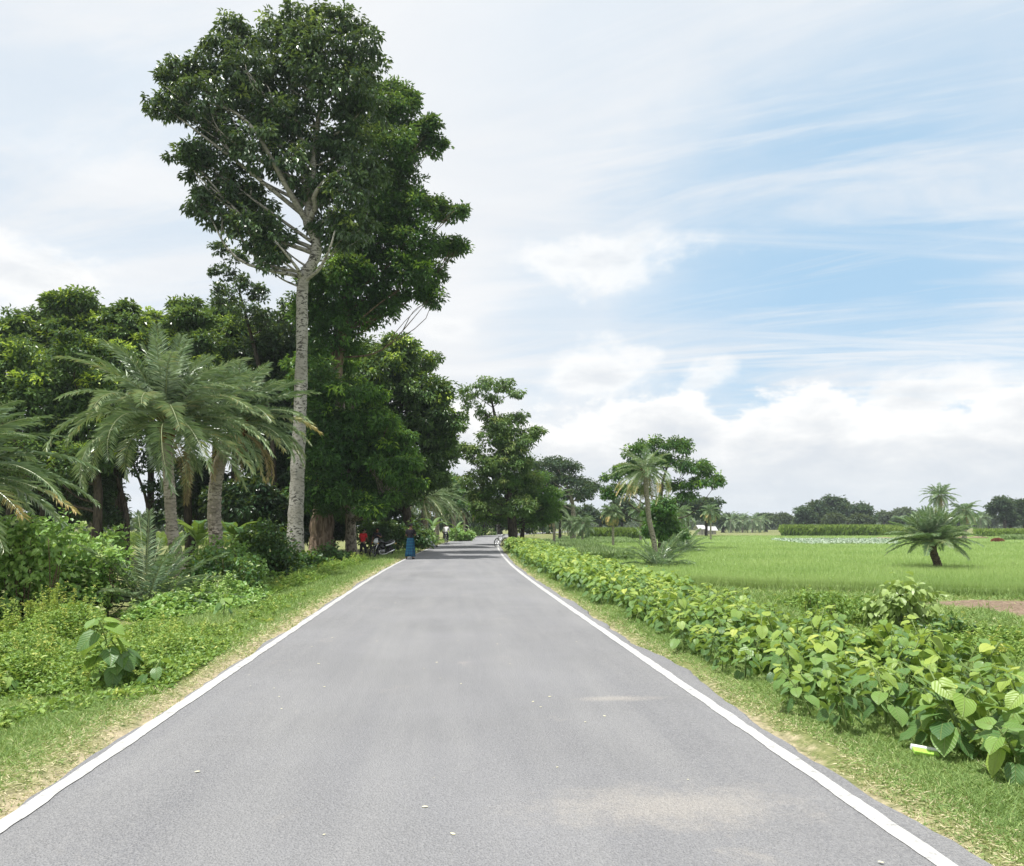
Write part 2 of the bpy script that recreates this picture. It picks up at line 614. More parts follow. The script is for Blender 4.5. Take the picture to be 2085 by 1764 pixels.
def stain(cx_, cy_, rx, ry):
    dx = t.math('DIVIDE', t.math('SUBTRACT', sx.outputs[0], cx_), rx)
    dy = t.math('DIVIDE', t.math('SUBTRACT', sx.outputs[1], cy_), ry)
    d = t.math('SQRT', t.math('ADD', t.math('MULTIPLY', dx, dx), t.math('MULTIPLY', dy, dy)))
    d = t.math('ADD', d, t.math('MULTIPLY', t.math('SUBTRACT', t.noise(ob, 4.0, 8, .78), .5), 2.4))
    return t.mapr(d, .1, 1.25, 1, 0)


for (px_, py_, rx, ry, k) in [(1360, 1640, .85, .36, .27), (1255, 1422, .45, .12, .26)]:
    q = PG(px_, py_)
    f = t.math('MULTIPLY', t.math('MULTIPLY', stain(q[0], q[1], rx, ry), k), t.mapr(fine, .2, .6, .5, 1))
    col = t.mix(f, col, hx('bfb6a8'))
hgt = t.math('ADD', t.math('MULTIPLY', fine, .6), vor.outputs['Distance'])
t.out(t.principled(col, .85, .25, normal=t.bump(hgt, .8, .012)))
M['asphalt'] = m

m, nt = newmat('white road paint')
t = NT(nt)
ob = t.n('ShaderNodeTexCoord').outputs['Object']
w = t.mapr(t.noise(ob, 9, 8, .78), .50, .68, 0, .9)
w2 = t.mapr(t.noise(ob, 60, 3, .6), .6, .8, 0, .4)
col = t.mix(t.math('MAXIMUM', w, w2), (.43, .43, .42), (.20, .198, .19))
t.out(t.principled(col, .6, .3, normal=t.bump(t.noise(ob, 80, 2), .3, .005)))
M['paint'] = m

m, nt = newmat('grassy earth')
t = NT(nt)
ob = t.n('ShaderNodeTexCoord').outputs['Object']
at = t.n('ShaderNodeAttribute', attribute_name='rnd')
n1 = t.noise(ob, .7, 6, .6)
n2 = t.noise(ob, 14, 5, .7)
gcol = t.ramp(n2, [(.3, (.09, .12, .04)), (.55, (.19, .21, .08)), (.75, (.29, .28, .13))])
gcol = t.mix(t.mapr(n1, .5, .72, 0, .75), gcol, (.21, .175, .10))
dirt = t.ramp(n2, [(.3, (.26, .22, .15)), (.6, (.42, .36, .24)), (.8, (.55, .48, .33))])
f = t.math('ADD', at.outputs['Fac'], t.math('MULTIPLY', t.math('SUBTRACT', t.noise(ob, 3.5, 5, .7), .5), 1.1))
col = t.mix(t.mapr(f, .35, .75), gcol, dirt)
t.out(t.principled(col, .9, .15, normal=t.bump(n2, .8, .05)))
M['ground'] = m

m, nt = newmat('rice canopy')
t = NT(nt)
ob = t.n('ShaderNodeTexCoord').outputs['Object']
n1 = t.noise(ob, .12, 5, .6)
n2 = t.noise(t.mapping(ob, (1, .35, 1)), 2.2, 6, .7)
col = t.ramp(n2, [(.3, (.15, .235, .075)), (.55, (.23, .33, .11)), (.78, (.31, .41, .155))])
col = t.mix(t.mapr(n1, .4, .7, 0, .4), col, (.25, .34, .10))
t.out(t.principled(col, .7, .2, normal=t.bump(n2, 1.0, .15)))
M['rice_sheet'] = m

m, nt = newmat('ploughed soil')
t = NT(nt)
ob = t.n('ShaderNodeTexCoord').outputs['Object']
n2 = t.noise(t.mapping(ob, (.5, 2.2, 1), (0, 0, .25)), 2.0, 7, .7)
n3 = t.noise(ob, 9, 5, .7)
col = t.ramp(n3, [(.3, (.16, .115, .08)), (.6, (.30, .23, .165)), (.8, (.40, .32, .24))])
col = t.mix(t.mapr(n2, .45, .7, 0, .6), col, (.17, .125, .09))
t.out(t.principled(col, .95, .1, normal=t.bump(n2, 1.0, .2)))
M['soil'] = m

M['skin'] = plain('brown skin', (.20, .105, .065), .55, var=.08)
M['hair'] = plain('black hair', (.012, .011, .012), .5)
M['red_cloth'] = plain('red shirt cloth', (.62, .02, .03), .8, var=.12)
M['black_cloth'] = plain('black cloth', (.018, .018, .026), .85, var=.2)
M['navy_cloth'] = plain('dark purple black shirt cloth', (.007, .005, .010), .85, var=.2)
M['white_cloth'] = plain('white shirt cloth', (.82, .82, .82), .8, var=.05)
M['dark_trouser'] = plain('dark trouser cloth', (.02, .02, .024), .85, var=.2)
M['blue_trouser'] = plain('dark blue trouser cloth', (.02, .025, .05), .85, var=.2)
M['sandal'] = plain('dark rubber', (.02, .018, .016), .7)
M['black_paint'] = plain('glossy black paint', (.012, .012, .014), .25, spec=.5)
M['rubber'] = plain('tyre rubber', (.018, .018, .018), .8)
M['chrome'] = plain('bright metal', (.7, .7, .7), .25, 1.0, var=.05)
M['grey_metal'] = plain('dull grey metal', (.25, .25, .26), .45, .8)
M['seat_vinyl'] = plain('black vinyl', (.02, .02, .022), .5)
M['white_plastic'] = plain('white plastic', (.75, .76, .78), .3, var=.04)
M['amber'] = plain('amber lens', (.75, .42, .10), .25, var=.05)
M['lens'] = plain('clear lamp lens', (.6, .63, .66), .12, spec=.6)
M['wall_pale'] = plain('pale plaster', (.45, .43, .38), .9)
M['tin_white'] = plain('pale tin roofing', (.5, .5, .5), .4, .2, var=.08, scale=3)
M['packet_green'] = plain('lime green printed film', (.36, .62, .10), .3, var=.08)
M['packet_white'] = plain('white card', (.85, .86, .86), .5, var=.03)
M['sack'] = plain('grey plastic sacking', (.30, .33, .33), .6, var=.3, scale=8)
M['red_earth'] = plain('reddish dry brushwood', (.26, .085, .05), .9, var=.5, scale=20)
M['dry_leaf'] = leafmat('dry fallen leaf', [(0, (.45, .42, .25)), (.5, (.66, .63, .44)), (1, (.55, .40, .22))], .7, .1)
M['tower'] = plain('grey steel lattice', (.42, .40, .41), .6)
M['sign_white'] = plain('white sign enamel', (.72, .74, .74), .5, var=.05)
M['flower'] = leafmat('yellow flower and bract', [(0, (.20, .34, .07)), (.5, (.36, .46, .10)), (1, (.62, .58, .10))], .6, .3)

m, nt = newmat('blue check cotton')
t = NT(nt)
ob = t.n('ShaderNodeTexCoord').outputs['Object']
sx = t.n('ShaderNodeSeparateXYZ')
t.l(ob, sx.inputs[0])
an = t.math('ARCTAN2', sx.outputs[0], sx.outputs[1])
l1 = t.mapr(t.math('SINE', t.math('MULTIPLY', an, 14)), .55, .9, 0, 1)
l2 = t.mapr(t.math('SINE', t.math('MULTIPLY', sx.outputs[2], 48)), .5, .9, 0, 1)
col = t.mix(t.math('MULTIPLY', l1, .75), (.010, .05, .105), (.006, .014, .035))
col = t.mix(t.math('MULTIPLY', l2, .5), col, (.02, .13, .16))
t.out(t.principled(col, .85, .15))
M['lungi'] = m


# ------------------------------------------------------------------ people
def skin_mesh(name, mat, J, E, Rd, parent, root, sub=1, r=.5):
    names = list(J)
    idx = {k: i for i, k in enumerate(names)}
    order = [root] + [k for k in names if k != root]
    idx = {k: i for i, k in enumerate(order)}
    me = bpy.data.meshes.new(name)
    me.from_pydata([J[k] for k in order], [(idx[a], idx[b]) for a, b in E], [])
    ob = bpy.data.objects.new(name, me)
    COL.objects.link(ob)
    ob.modifiers.new('s', 'SKIN').use_smooth_shade = True
    if not me.skin_vertices:
        raise RuntimeError('no skin layer')
    for k in order:
        rr = Rd[k]
        me.skin_vertices[0].data[idx[k]].radius = rr if isinstance(rr, tuple) else (rr, rr)
    me.skin_vertices[0].data[0].use_root = True
    sb = ob.modifiers.new('u', 'SUBSURF')
    sb.levels = sub
    sb.render_levels = sub
    dg = bpy.context.evaluated_depsgraph_get()
    m2 = bpy.data.meshes.new_from_object(ob.evaluated_get(dg))
    m2.name = name
    bpy.data.objects.remove(ob)
    bpy.data.meshes.remove(me)
    m2.materials.clear()
    m2.materials.append(mat)
    for p in m2.polygons:
        p.use_smooth = True
    o = bpy.data.objects.new(name, m2)
    COL.objects.link(o)
    o.parent = parent
    return o


def hand(J, E, Rd, side, wrist, d, palm_n):
    """palm and five bent fingers; d = direction of the hand, palm_n = palm normal"""
    d = Vector(d).normalized()
    n = Vector(palm_n).normalized()
    s = d.cross(n).normalized()
    w = Vector(wrist)
    k = 'palm' + side
    J[k] = w + d * .05
    Rd[k] = (.032, .018)
    E.append(('wrist' + side, k))
    for i, (off, ln) in enumerate(((-.03, .062), (-.01, .075), (.01, .072), (.03, .056))):
        a, b, c = (f'f{i}{q}{side}' for q in 'abc')
        J[a] = w + d * .095 + s * off
        J[b] = J[a] + d * ln * .5 + n * ln * .16
        J[c] = J[b] + d * ln * .35 + n * ln * .38
        Rd[a], Rd[b], Rd[c] = .0095, .0085, .007
        E += [(k, a), (a, b), (b, c)]
    a, b = 'ta' + side, 'tb' + side
    J[a] = w + d * .055 - s * .042 + n * .01
    J[b] = J[a] + d * .035 - s * .012 + n * .018
    Rd[a], Rd[b] = .011, .009
    E += [(k, a), (a, b)]


def person(label, loc, rotz, pose, clothes, hair=True):
    root = thing('person', label, 'person', loc, rotz)
    J = dict(pelvis=(0, 0, .90), belly=(0, .01, 1.03), chest=(0, .015, 1.2), upper=(0, 0, 1.33), neck=(0, 0, 1.42), nape=(0, .01, 1.475),
             head=(0, .025, 1.55), crown=(0, .02, 1.63),
             shL=(-.165, 0, 1.345), elL=(-.21, -.01, 1.09), wristL=(-.21, .05, .86),
             shR=(.165, 0, 1.345), elR=(.21, -.01, 1.09), wristR=(.21, .05, .86),
             hipL=(-.085, 0, .85), kneeL=(-.10, .02, .47), ankL=(-.10, -.02, .08), toeL=(-.11, .14, .035),
             hipR=(.085, 0, .85), kneeR=(.10, .02, .47), ankR=(.10, -.02, .08), toeR=(.11, .14, .035))
    J.update(pose)
    J = {k: Vector(v) for k, v in J.items()}
    Rd = dict(pelvis=(.135, .10), belly=(.125, .095), chest=(.15, .105), upper=(.13, .09), neck=.056, nape=.056, head=(.078, .092), crown=(.05, .06),
              shL=.056, elL=.042, wristL=.029, shR=.056, elR=.042, wristR=.029,
              hipL=.085, kneeL=.058, ankL=.04, toeL=.032, hipR=.085, kneeR=.058, ankR=.04, toeR=.032)
    E = [('pelvis', 'belly'), ('belly', 'chest'), ('chest', 'upper'), ('upper', 'neck'), ('neck', 'nape'), ('nape', 'head'), ('head', 'crown'),
         ('upper', 'shL'), ('shL', 'elL'), ('elL', 'wristL'), ('upper', 'shR'), ('shR', 'elR'), ('elR', 'wristR'),
         ('pelvis', 'hipL'), ('hipL', 'kneeL'), ('kneeL', 'ankL'), ('ankL', 'toeL'),
         ('pelvis', 'hipR'), ('hipR', 'kneeR'), ('kneeR', 'ankR'), ('ankR', 'toeR')]
    J0, E0, R0 = dict(J), list(E), dict(Rd)
    hd = J['head']
    fwd = (Vector(pose.get('look', (0, 1, 0)))).normalized()
    sd = fwd.cross(Vector((0, 0, 1))).normalized()
    J['nose'] = hd + fwd * .095 - Vector((0, 0, .01))
    Rd['nose'] = .014
    J['earL'], J['earR'] = hd - sd * .085, hd + sd * .085
    Rd['earL'] = Rd['earR'] = .016
    J['chin'] = hd + fwd * .06 - Vector((0, 0, .075))
    Rd['chin'] = .03
    E += [('head', 'nose'), ('head', 'earL'), ('head', 'earR'), ('head', 'chin')]
    J.pop('look', None)
    J0.pop('look', None)
    for s in 'LR':
        hand(J, E, Rd, s, J['wrist' + s], J['wrist' + s] - J['el' + s], (0, .8, .3) if abs((J['wrist' + s] - J['el' + s]).y) < .15 else (0, 0, -1))
    skin_mesh('body', M['skin'], J, E, Rd, root, 'pelvis', 1)
    if hair:
        hj = {'a': hd + Vector((0, 0, .055)) - fwd * .025, 'b': hd + Vector((0, 0, .02)) - fwd * .055, 'c': hd - Vector((0, 0, .035)) - fwd * .055,
              'd': hd + Vector((0, 0, .07)) + fwd * .035}
        skin_mesh('hair', M['hair'], hj, [('a', 'b'), ('b', 'c'), ('a', 'd')], dict(a=(.086, .06), b=(.086, .06), c=(.06, .05), d=(.07, .04)), root, 'a', 1)
    for kind, mat in clothes:
        if kind in ('shirt', 'long_shirt'):
            ks = ['pelvis', 'belly', 'chest', 'upper', 'neck', 'shL', 'shR', 'elL', 'elR']
            j = {k: J0[k].copy() for k in ks}
            if kind == 'shirt':
                for s in 'LR':
                    j['el' + s] = j['sh' + s].lerp(J0['el' + s], .8)
            else:
                for s in 'LR':
                    ks.append('wrist' + s)
                    j['wrist' + s] = J0['el' + s].lerp(J0['wrist' + s], .9)
            j['neck'] = j['upper'].lerp(J0['neck'], .55)
            j['pelvis'] = J0['pelvis'] + Vector((0, 0, -.03))
            r = {k: (R0[k][0] + .026, R0[k][1] + .026) if isinstance(R0[k], tuple) else R0[k] + .018 for k in ks}
            r['neck'] = .07
            e = [x for x in E0 if x[0] in j and x[1] in j]
            skin_mesh('shirt', M[mat], j, e, r, root, 'pelvis', 1)
        elif kind == 'trousers':
            ks = ['pelvis', 'hipL', 'kneeL', 'ankL', 'hipR', 'kneeR', 'ankR']
            j = {k: J0[k].copy() for k in ks}
            j['waist'] = J0['pelvis'].lerp(J0['belly'], .5)
            r = {k: (R0[k][0] + .02, R0[k][1] + .02) if isinstance(R0[k], tuple) else R0[k] + .022 for k in ks}
            r['waist'] = (.145, .11)
            r['ankL'] = r['ankR'] = .062
            e = [x for x in E0 if x[0] in j and x[1] in j] + [('pelvis', 'waist')]
            skin_mesh('trousers', M[mat], j, e, r, root, 'pelvis', 1)
        elif kind == 'lungi':
            g = G()
            n = 40
            a = np.arange(n) * 2 * PI / n
            zs = np.linspace(1.0, .13, 12)
            rg = np.random.default_rng(4)
            V = []
            for i, z in enumerate(zs):
                tt = i / 11
                rx, ry = .165 + .075 * tt ** .8, .125 + .085 * tt
                pl = 1 + .07 * tt * np.sin(a * 7 + 1.5 * tt) + .03 * tt * np.sin(a * 13)
                V.append(np.c_[rx * pl * np.cos(a), ry * pl * np.sin(a) + .01, np.full(n, z) + .012 * np.sin(a * 3) * tt])
            # folded hem: the inside wall comes back up
            V.append(V[-1] * [.94, .94, 1] + [0, 0, .004])
            V.append(V[2] * [.9, .9, 1])
            m_ = len(V)
            i = np.arange(m_ - 1)[:, None] * n
            jn = np.arange(n)[None, :]
            k = (jn + 1) % n
            g.add(np.concatenate(V), [np.stack([i + jn, i + n + jn, i + n + k, i + k], -1).reshape(-1, 4)])
            g.build('lungi', M[mat], root, True, local=True)
        elif kind == 'shoes':
            for s in 'LR':
                a, b = J0['ank' + s], J0['toe' + s]
                dd = Vector((b.x - a.x, b.y - a.y, 0)).normalized()
                j = {'h': a + Vector((0, 0, -.045)) - dd * .04, 'm': a.lerp(b, .5) + Vector((0, 0, -.025)), 't': b + dd * .03 + Vector((0, 0, -.002))}
                skin_mesh('sandal', M[mat], j, [('h', 'm'), ('m', 't')], dict(h=(.045, .034), m=(.046, .034), t=(.045, .026)), root, 'm', 1)
    return root


LOOK = 'look'
# man in the checked lungi at the left road edge
q = PG(836 - 1, 1139, 0.0)
person('man in a dark shirt and long blue checked lungi standing on the left road edge', (q[0], q[1], .0), R(-14),
       dict(elR=(.23, .03, 1.10), wristR=(.14, .2, 1.2), elL=(-.23, .02, 1.1), wristL=(-.12, .22, 1.12), look=(.45, 1, -.1),
            ankL=(-.17, -.02, .085), toeL=(-.22, .13, .04), kneeL=(-.12, .03, .47), ankR=(.13, .0, .085), toeR=(.15, .16, .04)),
       [('shirt', 'navy_cloth'), ('lungi', 'lungi'), ('shoes', 'sandal')])
# man in red
q = P(738, 1137, 42)
ground_red = float(gz(q[0], 42))
person('man in a red t-shirt and dark trousers seen from behind on the left verge', (q[0], 42, ground_red), R(-20),
       dict(head=(.02, .10, 1.53), crown=(.02, .12, 1.61), nape=(.01, .05, 1.465), look=(.3, 1, -.55), elR=(.22, .06, 1.1), wristR=(.17, .26, 1.0),
            elL=(-.22, .04, 1.1), wristL=(-.15, .24, 1.02), ankR=(.20, .08, .08), toeR=(.24, .22, .035), kneeR=(.15, .08, .47)),
       [('shirt', 'red_cloth'), ('trousers', 'dark_trouser'), ('shoes', 'sandal')])
# man in black behind the motorcycle, facing the camera
q = P(767, 1130, 42.9)
person('man in a black t-shirt bending his head beside the parked motorcycle', (q[0], 42.9, float(gz(q[0], 42.9))), R(168),
       dict(head=(-.03, .08, 1.54), crown=(-.03, .09, 1.62), nape=(-.01, .04, 1.47), look=(-.35, 1, -.35), elR=(.24, .02, 1.09), wristR=(.24, .17, .87),
            elL=(-.25, .05, 1.12), wristL=(-.16, .27, 1.22)),
       [('shirt', 'black_cloth'), ('trousers', 'dark_trouser'), ('shoes', 'sandal')])


# ------------------------------------------------------------------ two-wheelers (local +x is forward)
def bicycle(label, loc, rotz, lean=0.0, saddle='seat_vinyl'):
    b = thing('bicycle', label, 'bicycle', loc, rotz)
    if lean:
        b.rotation_euler = (lean, 0, rotz)
    wr = .33
    for sx_ in (-.52, .52):
        g = G()
        torus(g, (sx_, 0, wr), wr - .02, .018, 36, 8)
        w = g.build('wheel', M['rubber'], b, True, local=True)
        g = G()
        torus(g, (sx_, 0, wr), wr - .042, .012, 36, 6)
        tube(g, [(sx_, -.05, wr), (sx_, .05, wr)], .025, 8)
        for k in range(14):
            a = k * 2 * PI / 14
            tube(g, [(sx_, .02 * (-1) ** k, wr), (sx_ + (wr - .045) * math.cos(a), 0, wr + (wr - .045) * math.sin(a))], .0022, 4)
        g.build('rim', M['chrome'], w, True, local=True)
        g = G()
        a = np.linspace(R(20), R(190), 16) if sx_ < 0 else np.linspace(R(-5), R(140), 14)
        a = a if sx_ > 0 else PI - a + R(20)
        pts = np.c_[sx_ + (wr + .03) * np.cos(a), np.zeros(len(a)), wr + (wr + .03) * np.sin(a)]
        tube(g, pts, .018, 6)
        g.build('mudguard', M['black_paint'], b, True, local=True)
    g = G()
    bb, st, hd, hb = (-.08, 0, .30), (-.2, 0, .80), (.36, 0, .80), (.40, 0, .68)
    for p_, q_, r_ in ((bb, st, .016), (st, hd, .015), (bb, hb, .017), (hd, hb, .02)):
        tube(g, [p_, q_], r_, 8)
    for s in (-.05, .05):
        tube(g, [(-.08, s * .6, .30), (-.52, s, wr)], .010, 6)
        tube(g, [(-.19, s * .4, .76), (-.52, s, wr)], .009, 6)
        tube(g, spline([(.40, s * .7, .68), (.45, s, .5), (.52, s, wr)], 4), .012, 6)
    g.build('frame', M['black_paint'], b, True, local=True)
    g = G()
    tube(g, [(.36, 0, .78), (.335, 0, .93)], .013, 8)
    tube(g, spline([(.18, -.30, .93), (.30, -.27, .97), (.36, -.1, .95), (.35, .1, .95), (.30, .27, .97), (.18, .30, .93)], 5), .012, 8)
    h = g.build('handlebar', M['chrome'], b, True, local=True)
    for s in (-.29, .29):
        g = G()
        tube(g, [(.26, s * .97, .955), (.14, s * 1.03, .925)], .017, 8)
        g.build('grip', M['rubber'], h, True, local=True)
    g = G()
    loft(g, [(-.36, 0, .90, .03, .02), (-.34, 0, .905, .085, .035), (-.24, 0, .90, .08, .035), (-.14, 0, .895, .03, .03), (-.06, 0, .89, .018, .02), (-.05, 0, .89, .005, .005)], 12)
    tube(g, [(-.2, 0, .78), (-.225, 0, .89)], .012, 8)
    g.build('saddle', M[saddle], b, True, local=True)
    g = G()
    for s in (-.07, 0, .07):
        tube(g, [(-.26, s, .72), (-.75, s, .72)], .007, 6)
    for x in (-.3, -.5, -.74):
        tube(g, [(x, -.07, .72), (x, .07, .72)], .006, 6)
    for s in (-.06, .06):
        tube(g, [(-.68, s, .72), (-.53, s, wr)], .006, 6)
    g.build('carrier', M['grey_metal'], b, True, local=True)
    g = G()
    torus(g, (-.08, .05, .30), .085, .008, 24, 5, flat=.6)
    tube(g, [(-.08, .06, .30), (-.02, .08, .14)], .009, 6)
    tube(g, [(-.08, -.06, .30), (-.14, -.08, .46)], .009, 6)
    box(g, (-.02, .13, .14), (.09, .08, .02), bev=.005)
    box(g, (-.14, -.13, .46), (.09, .08, .02), bev=.005)
    g.build('crank', M['grey_metal'], b, True, local=True)
    return b


# cyclist riding away
Yc = 64.0
q = P(909.5, 1106, Yc)
bic = bicycle('bicycle with a pale saddle ridden away along the left road edge', (q[0] - .05, Yc, 0), R(82), 0, 'white_plastic')
# rider: local +y forward, so align to the bicycle's +x
person('cyclist in a white shirt riding away from the camera, seen from behind', (q[0] - .05, Yc, 0), R(82 - 90),
       dict(pelvis=(0, -.22, .97), belly=(0, -.17, 1.09), chest=(0, -.09, 1.25), upper=(0, -.03, 1.37), neck=(0, .01, 1.45), nape=(0, .03, 1.50),
            head=(0, .06, 1.575), crown=(0, .06, 1.655), hipL=(-.085, -.2, .93), hipR=(.085, -.2, .93),
            kneeL=(-.13, .12, .74), ankL=(-.13, -.10, .52), toeL=(-.135, -.02, .49), kneeR=(.13, .16, .60), ankR=(.13, .0, .22), toeR=(.135, .10, .17),
            shL=(-.165, -.03, 1.385), shR=(.165, -.03, 1.385), elL=(-.27, .1, 1.17), elR=(.27, .1, 1.17), wristL=(-.28, .17, 1.0), wristR=(.28, .17, 1.0)),
       [('long_shirt', 'white_cloth'), ('trousers', 'blue_trouser'), ('shoes', 'sandal')])
# bicycle left at the right edge of the road by the tree
q = PG(1017, 1113, 0)
bicycle('black bicycle parked at the right road edge, half hidden by leafy plants', (3.85, 56.0, -.04), R(-128), R(-8))


def motorcycle(label, loc, rotz):
    b = thing('motorcycle', label, 'motorcycle', loc, rotz)
    b.rotation_euler = (R(-7), 0, rotz)
    wr = .30
    for sx_, mi in ((.64, .048), (-.62, .055)):
        g = G()
        torus(g, (sx_, 0, wr), wr - mi, mi, 36, 10)
        w = g.build('wheel', M['rubber'], b, True, local=True)
        g = G()
        torus(g, (sx_, 0, wr), wr - mi * 2 + .008, .016, 30, 6)
        tube(g, [(sx_, -.07, wr), (sx_, .07, wr)], .045, 12)
        for k in range(5):
            a = k * 2 * PI / 5 + .3
            tube(g, [(sx_, 0, wr), (sx_ + (wr - mi * 2) * math.cos(a), 0, wr + (wr - mi * 2) * math.sin(a))], .015, 6)
        torus(g, (sx_, .06, wr), .11, .008, 20, 4, flat=.4)
        g.build('rim', M['grey_metal'], w, True, local=True)
    g = G()
    for s in (-.085, .085):
        tube(g, [(.64, s, wr), (.42, s, .86)], [.024, .02], 8)
    box(g, (.42, 0, .86), (.08, .24, .03), bev=.01)
    box(g, (.475, 0, .73), (.07, .22, .03), bev=.01)
    g.build('fork', M['chrome'], b, True, local=True)
    g = G()
    a = np.linspace(R(25), R(150), 14)
    for k in range(len(a) - 1):
        pass
    pts = np.c_[.64 + (wr + .025) * np.cos(a), np.zeros(len(a)), wr + (wr + .025) * np.sin(a)]
    for s in (-.035, 0, .035):
        tube(g, pts + [0, s, -.006 * abs(s) * 30], .024, 6)
    g.build('front_mudguard', M['black_paint'], b, True, local=True)
    g = G()
    for s in (-.08, .08):
        tube(g, spline([(.38, s * .4, .80), (.1, s, .66), (-.25, s, .62), (-.8, s, .74)], 5), .018, 8)
        tube(g, spline([(.38, s * .4, .74), (.26, s, .45), (.1, s, .24), (-.2, s, .26)], 5), .018, 8)
        tube(g, [(-.1, s * 1.3, .3), (-.62, s * 1.3, .30)], .022, 8)
        tube(g, [(-.62, s * 1.5, .32), (-.5, s * 1.5, .66)], .028, 10)
    g.build('frame', M['black_paint'], b, True, local=True)
    g = G()
    box(g, (.02, 0, .34), (.36, .25, .22), bev=.04)
    box(g, (.14, 0, .5), (.17, .17, .2), bev=.03)
    for k in range(5):
        box(g, (.14, 0, .43 + .035 * k), (.22, .22, .012), bev=.003)
    tube(g, [(-.02, -.15, .33), (-.02, .15, .33)], .08, 16)
    g.build('engine', M['grey_metal'], b, True, local=True)
    g = G()
    tube(g, spline([(.2, .08, .44), (.27, .1, .3), (.12, .13, .2), (-.2, .15, .22), (-.42, .16, .3)], 5), .022, 8)
    tube(g, [(-.38, .16, .28), (-.82, .17, .42)], [.045, .055], 12)
    g.build('exhaust', M['chrome'], b, True, local=True)
    g = G()
    loft(g, [(.40, 0, .84, .03, .03), (.36, 0, .84, .10, .08), (.22, 0, .85, .155, .105), (.06, 0, .83, .14, .10), (-.06, 0, .79, .09, .06), (-.10, 0, .78, .03, .02)], 16)
    g.build('fuel_tank', M['black_paint'], b, True, local=True)
    g = G()
    loft(g, [(-.04, 0, .79, .05, .03), (-.1, 0, .80, .10, .045), (-.3, 0, .79, .125, .05), (-.5, 0, .84, .125, .05), (-.78, 0, .87, .10, .04), (-.84, 0, .87, .03, .02)], 14)
    g.build('seat', M['seat_vinyl'], b, True, local=True)
    g = G()
    loft(g, [(-.12, 0, .70, .11, .05), (-.4, 0, .72, .12, .06), (-.7, 0, .80, .11, .05), (-.92, 0, .85, .05, .03)], 12)
    tl = g.build('tail_panel', M['black_paint'], b, True, local=True)
    for s in (-1, 1):
        g = G()
        pts = np.array([(-.14, s * .128, .66), (-.4, s * .134, .71), (-.7, s * .124, .79), (-.88, s * .075, .85)])
        for dz in (-.02, 0, .02):
            tube(g, spline(pts + [0, 0, dz], 5), .016, 6)
        g.build('side_stripe', M['white_plastic'], tl, True, local=True)
        g = G()
        loft(g, [(.30, s * .14, .62, .02, .04), (.22, s * .165, .60, .025, .09), (.05, s * .15, .55, .025, .10), (-.1, s * .13, .56, .015, .04)], 10)
        g.build('side_panel', M['black_paint'], b, True, local=True)
    g = G()
    loft(g, [(.43, 0, .88, .06, .06), (.50, 0, .89, .125, .13), (.58, 0, .87, .11, .12), (.64, 0, .85, .07, .07), (.65, 0, .85, .02, .02)], 16)
    cw = g.build('headlamp_cowl', M['white_plastic'], b, True, local=True)
    g = G()
    loft(g, [(.60, 0, .86, .085, .085), (.655, 0, .855, .07, .07), (.67, 0, .85, .03, .03)], 14)
    g.build('headlamp', M['lens'], cw, True, local=True)
    g = G()
    loft(g, [(.46, 0, 1.05, .06, .02), (.50, 0, 1.02, .11, .03), (.56, 0, .97, .12, .03), (.60, 0, .93, .08, .02)], 12)
    g.build('windscreen', M['lens'], cw, True, local=True)
    g = G()
    tube(g, spline([(.26, -.36, .98), (.34, -.26, 1.0), (.40, -.08, .94), (.40, .08, .94), (.34, .26, 1.0), (.26, .36, .98)], 5), .013, 8)
    hb = g.build('handlebar', M['grey_metal'], b, True, local=True)
    for s in (-1, 1):
        g = G()
        tube(g, [(.31, s * .29, .995), (.245, s * .385, .975)], .02, 8)
        g.build('grip', M['rubber'], hb, True, local=True)
        g = G()
        tube(g, spline([(.34, s * .25, 1.0), (.37, s * .28, 1.1), (.36, s * .33, 1.16)], 4), .007, 6)
        loft(g, [(.34, s * .35, 1.18, .065, .04), (.36, s * .35, 1.18, .06, .035), (.37, s * .35, 1.18, .02, .02)], 12)
        g.build('mirror', M['black_paint'], hb, True, local=True)
        for x, z in ((.55, .80), (-.86, .78)):
            g = G()
            tube(g, [(x, s * .1, z), (x, s * .19, z)], .012, 6)
            loft(g, [(x - .03, s * .21, z, .01, .01), (x, s * .21, z, .03, .028), (x + .035, s * .21, z, .02, .02)], 10)
            g.build('indicator', M['amber'], b, True, local=True)
    g = G()
    tube(g, [(-.1, -.1, .25), (-.16, -.26, .01)], .012, 6)
    g.build('side_stand', M['grey_metal'], b, True, local=True)
    g = G()
    tube(g, spline([(-.55, -.12, .86), (-.8, -.13, .93), (-.9, 0, .95), (-.8, .13, .93), (-.55, .12, .86)], 5), .012, 6)
    g.build('grab_rail', M['grey_metal'], b, True, local=True)
    return b


q = P(771, 1140, 41)
motorcycle('black and white motorcycle parked on the left verge between the two men', (q[0] + .1, 41.2, float(gz(q[0], 41.2)) - .01), R(-128))

# ------------------------------------------------------------------ ground, road, lines
us = np.concatenate([[-1500, -700, -350, -200, -120, -85, -60, -45, -36, -29, -24, -20, -17, -15, -13.5, -12, -11, -10, -9, -8.25, -7.5], np.arange(-7, -3.4, .25), np.arange(-3.4, -2.2, .1),
                     [-1.5, 0, 1.5], np.arange(2.2, 3.41, .1), np.arange(3.5, 10, .3), [10.3, 10.8, 11.5, 12.5, 13.5, 15, 17, 19, 22, 25, 29, 35, 43, 55, 75, 100, 150, 250, 500, 900, 1500]])
ys = np.concatenate([[-1400, -600, -200, -60, -20, -8], np.arange(-4, 16, .35), np.arange(16, 40, .8), np.arange(40, 80, 2), np.arange(80, 200, 8), [220, 260, 320, 400, 520, 700, 1000, 1500]])
UU, YY = np.meshgrid(us, ys)
XX = UU + xc(YY)
ZZ = gz(XX, YY)
ZZ = np.where(np.abs(UU) < 2.45, -.08, ZZ)
g = G()
ny, nx = UU.shape
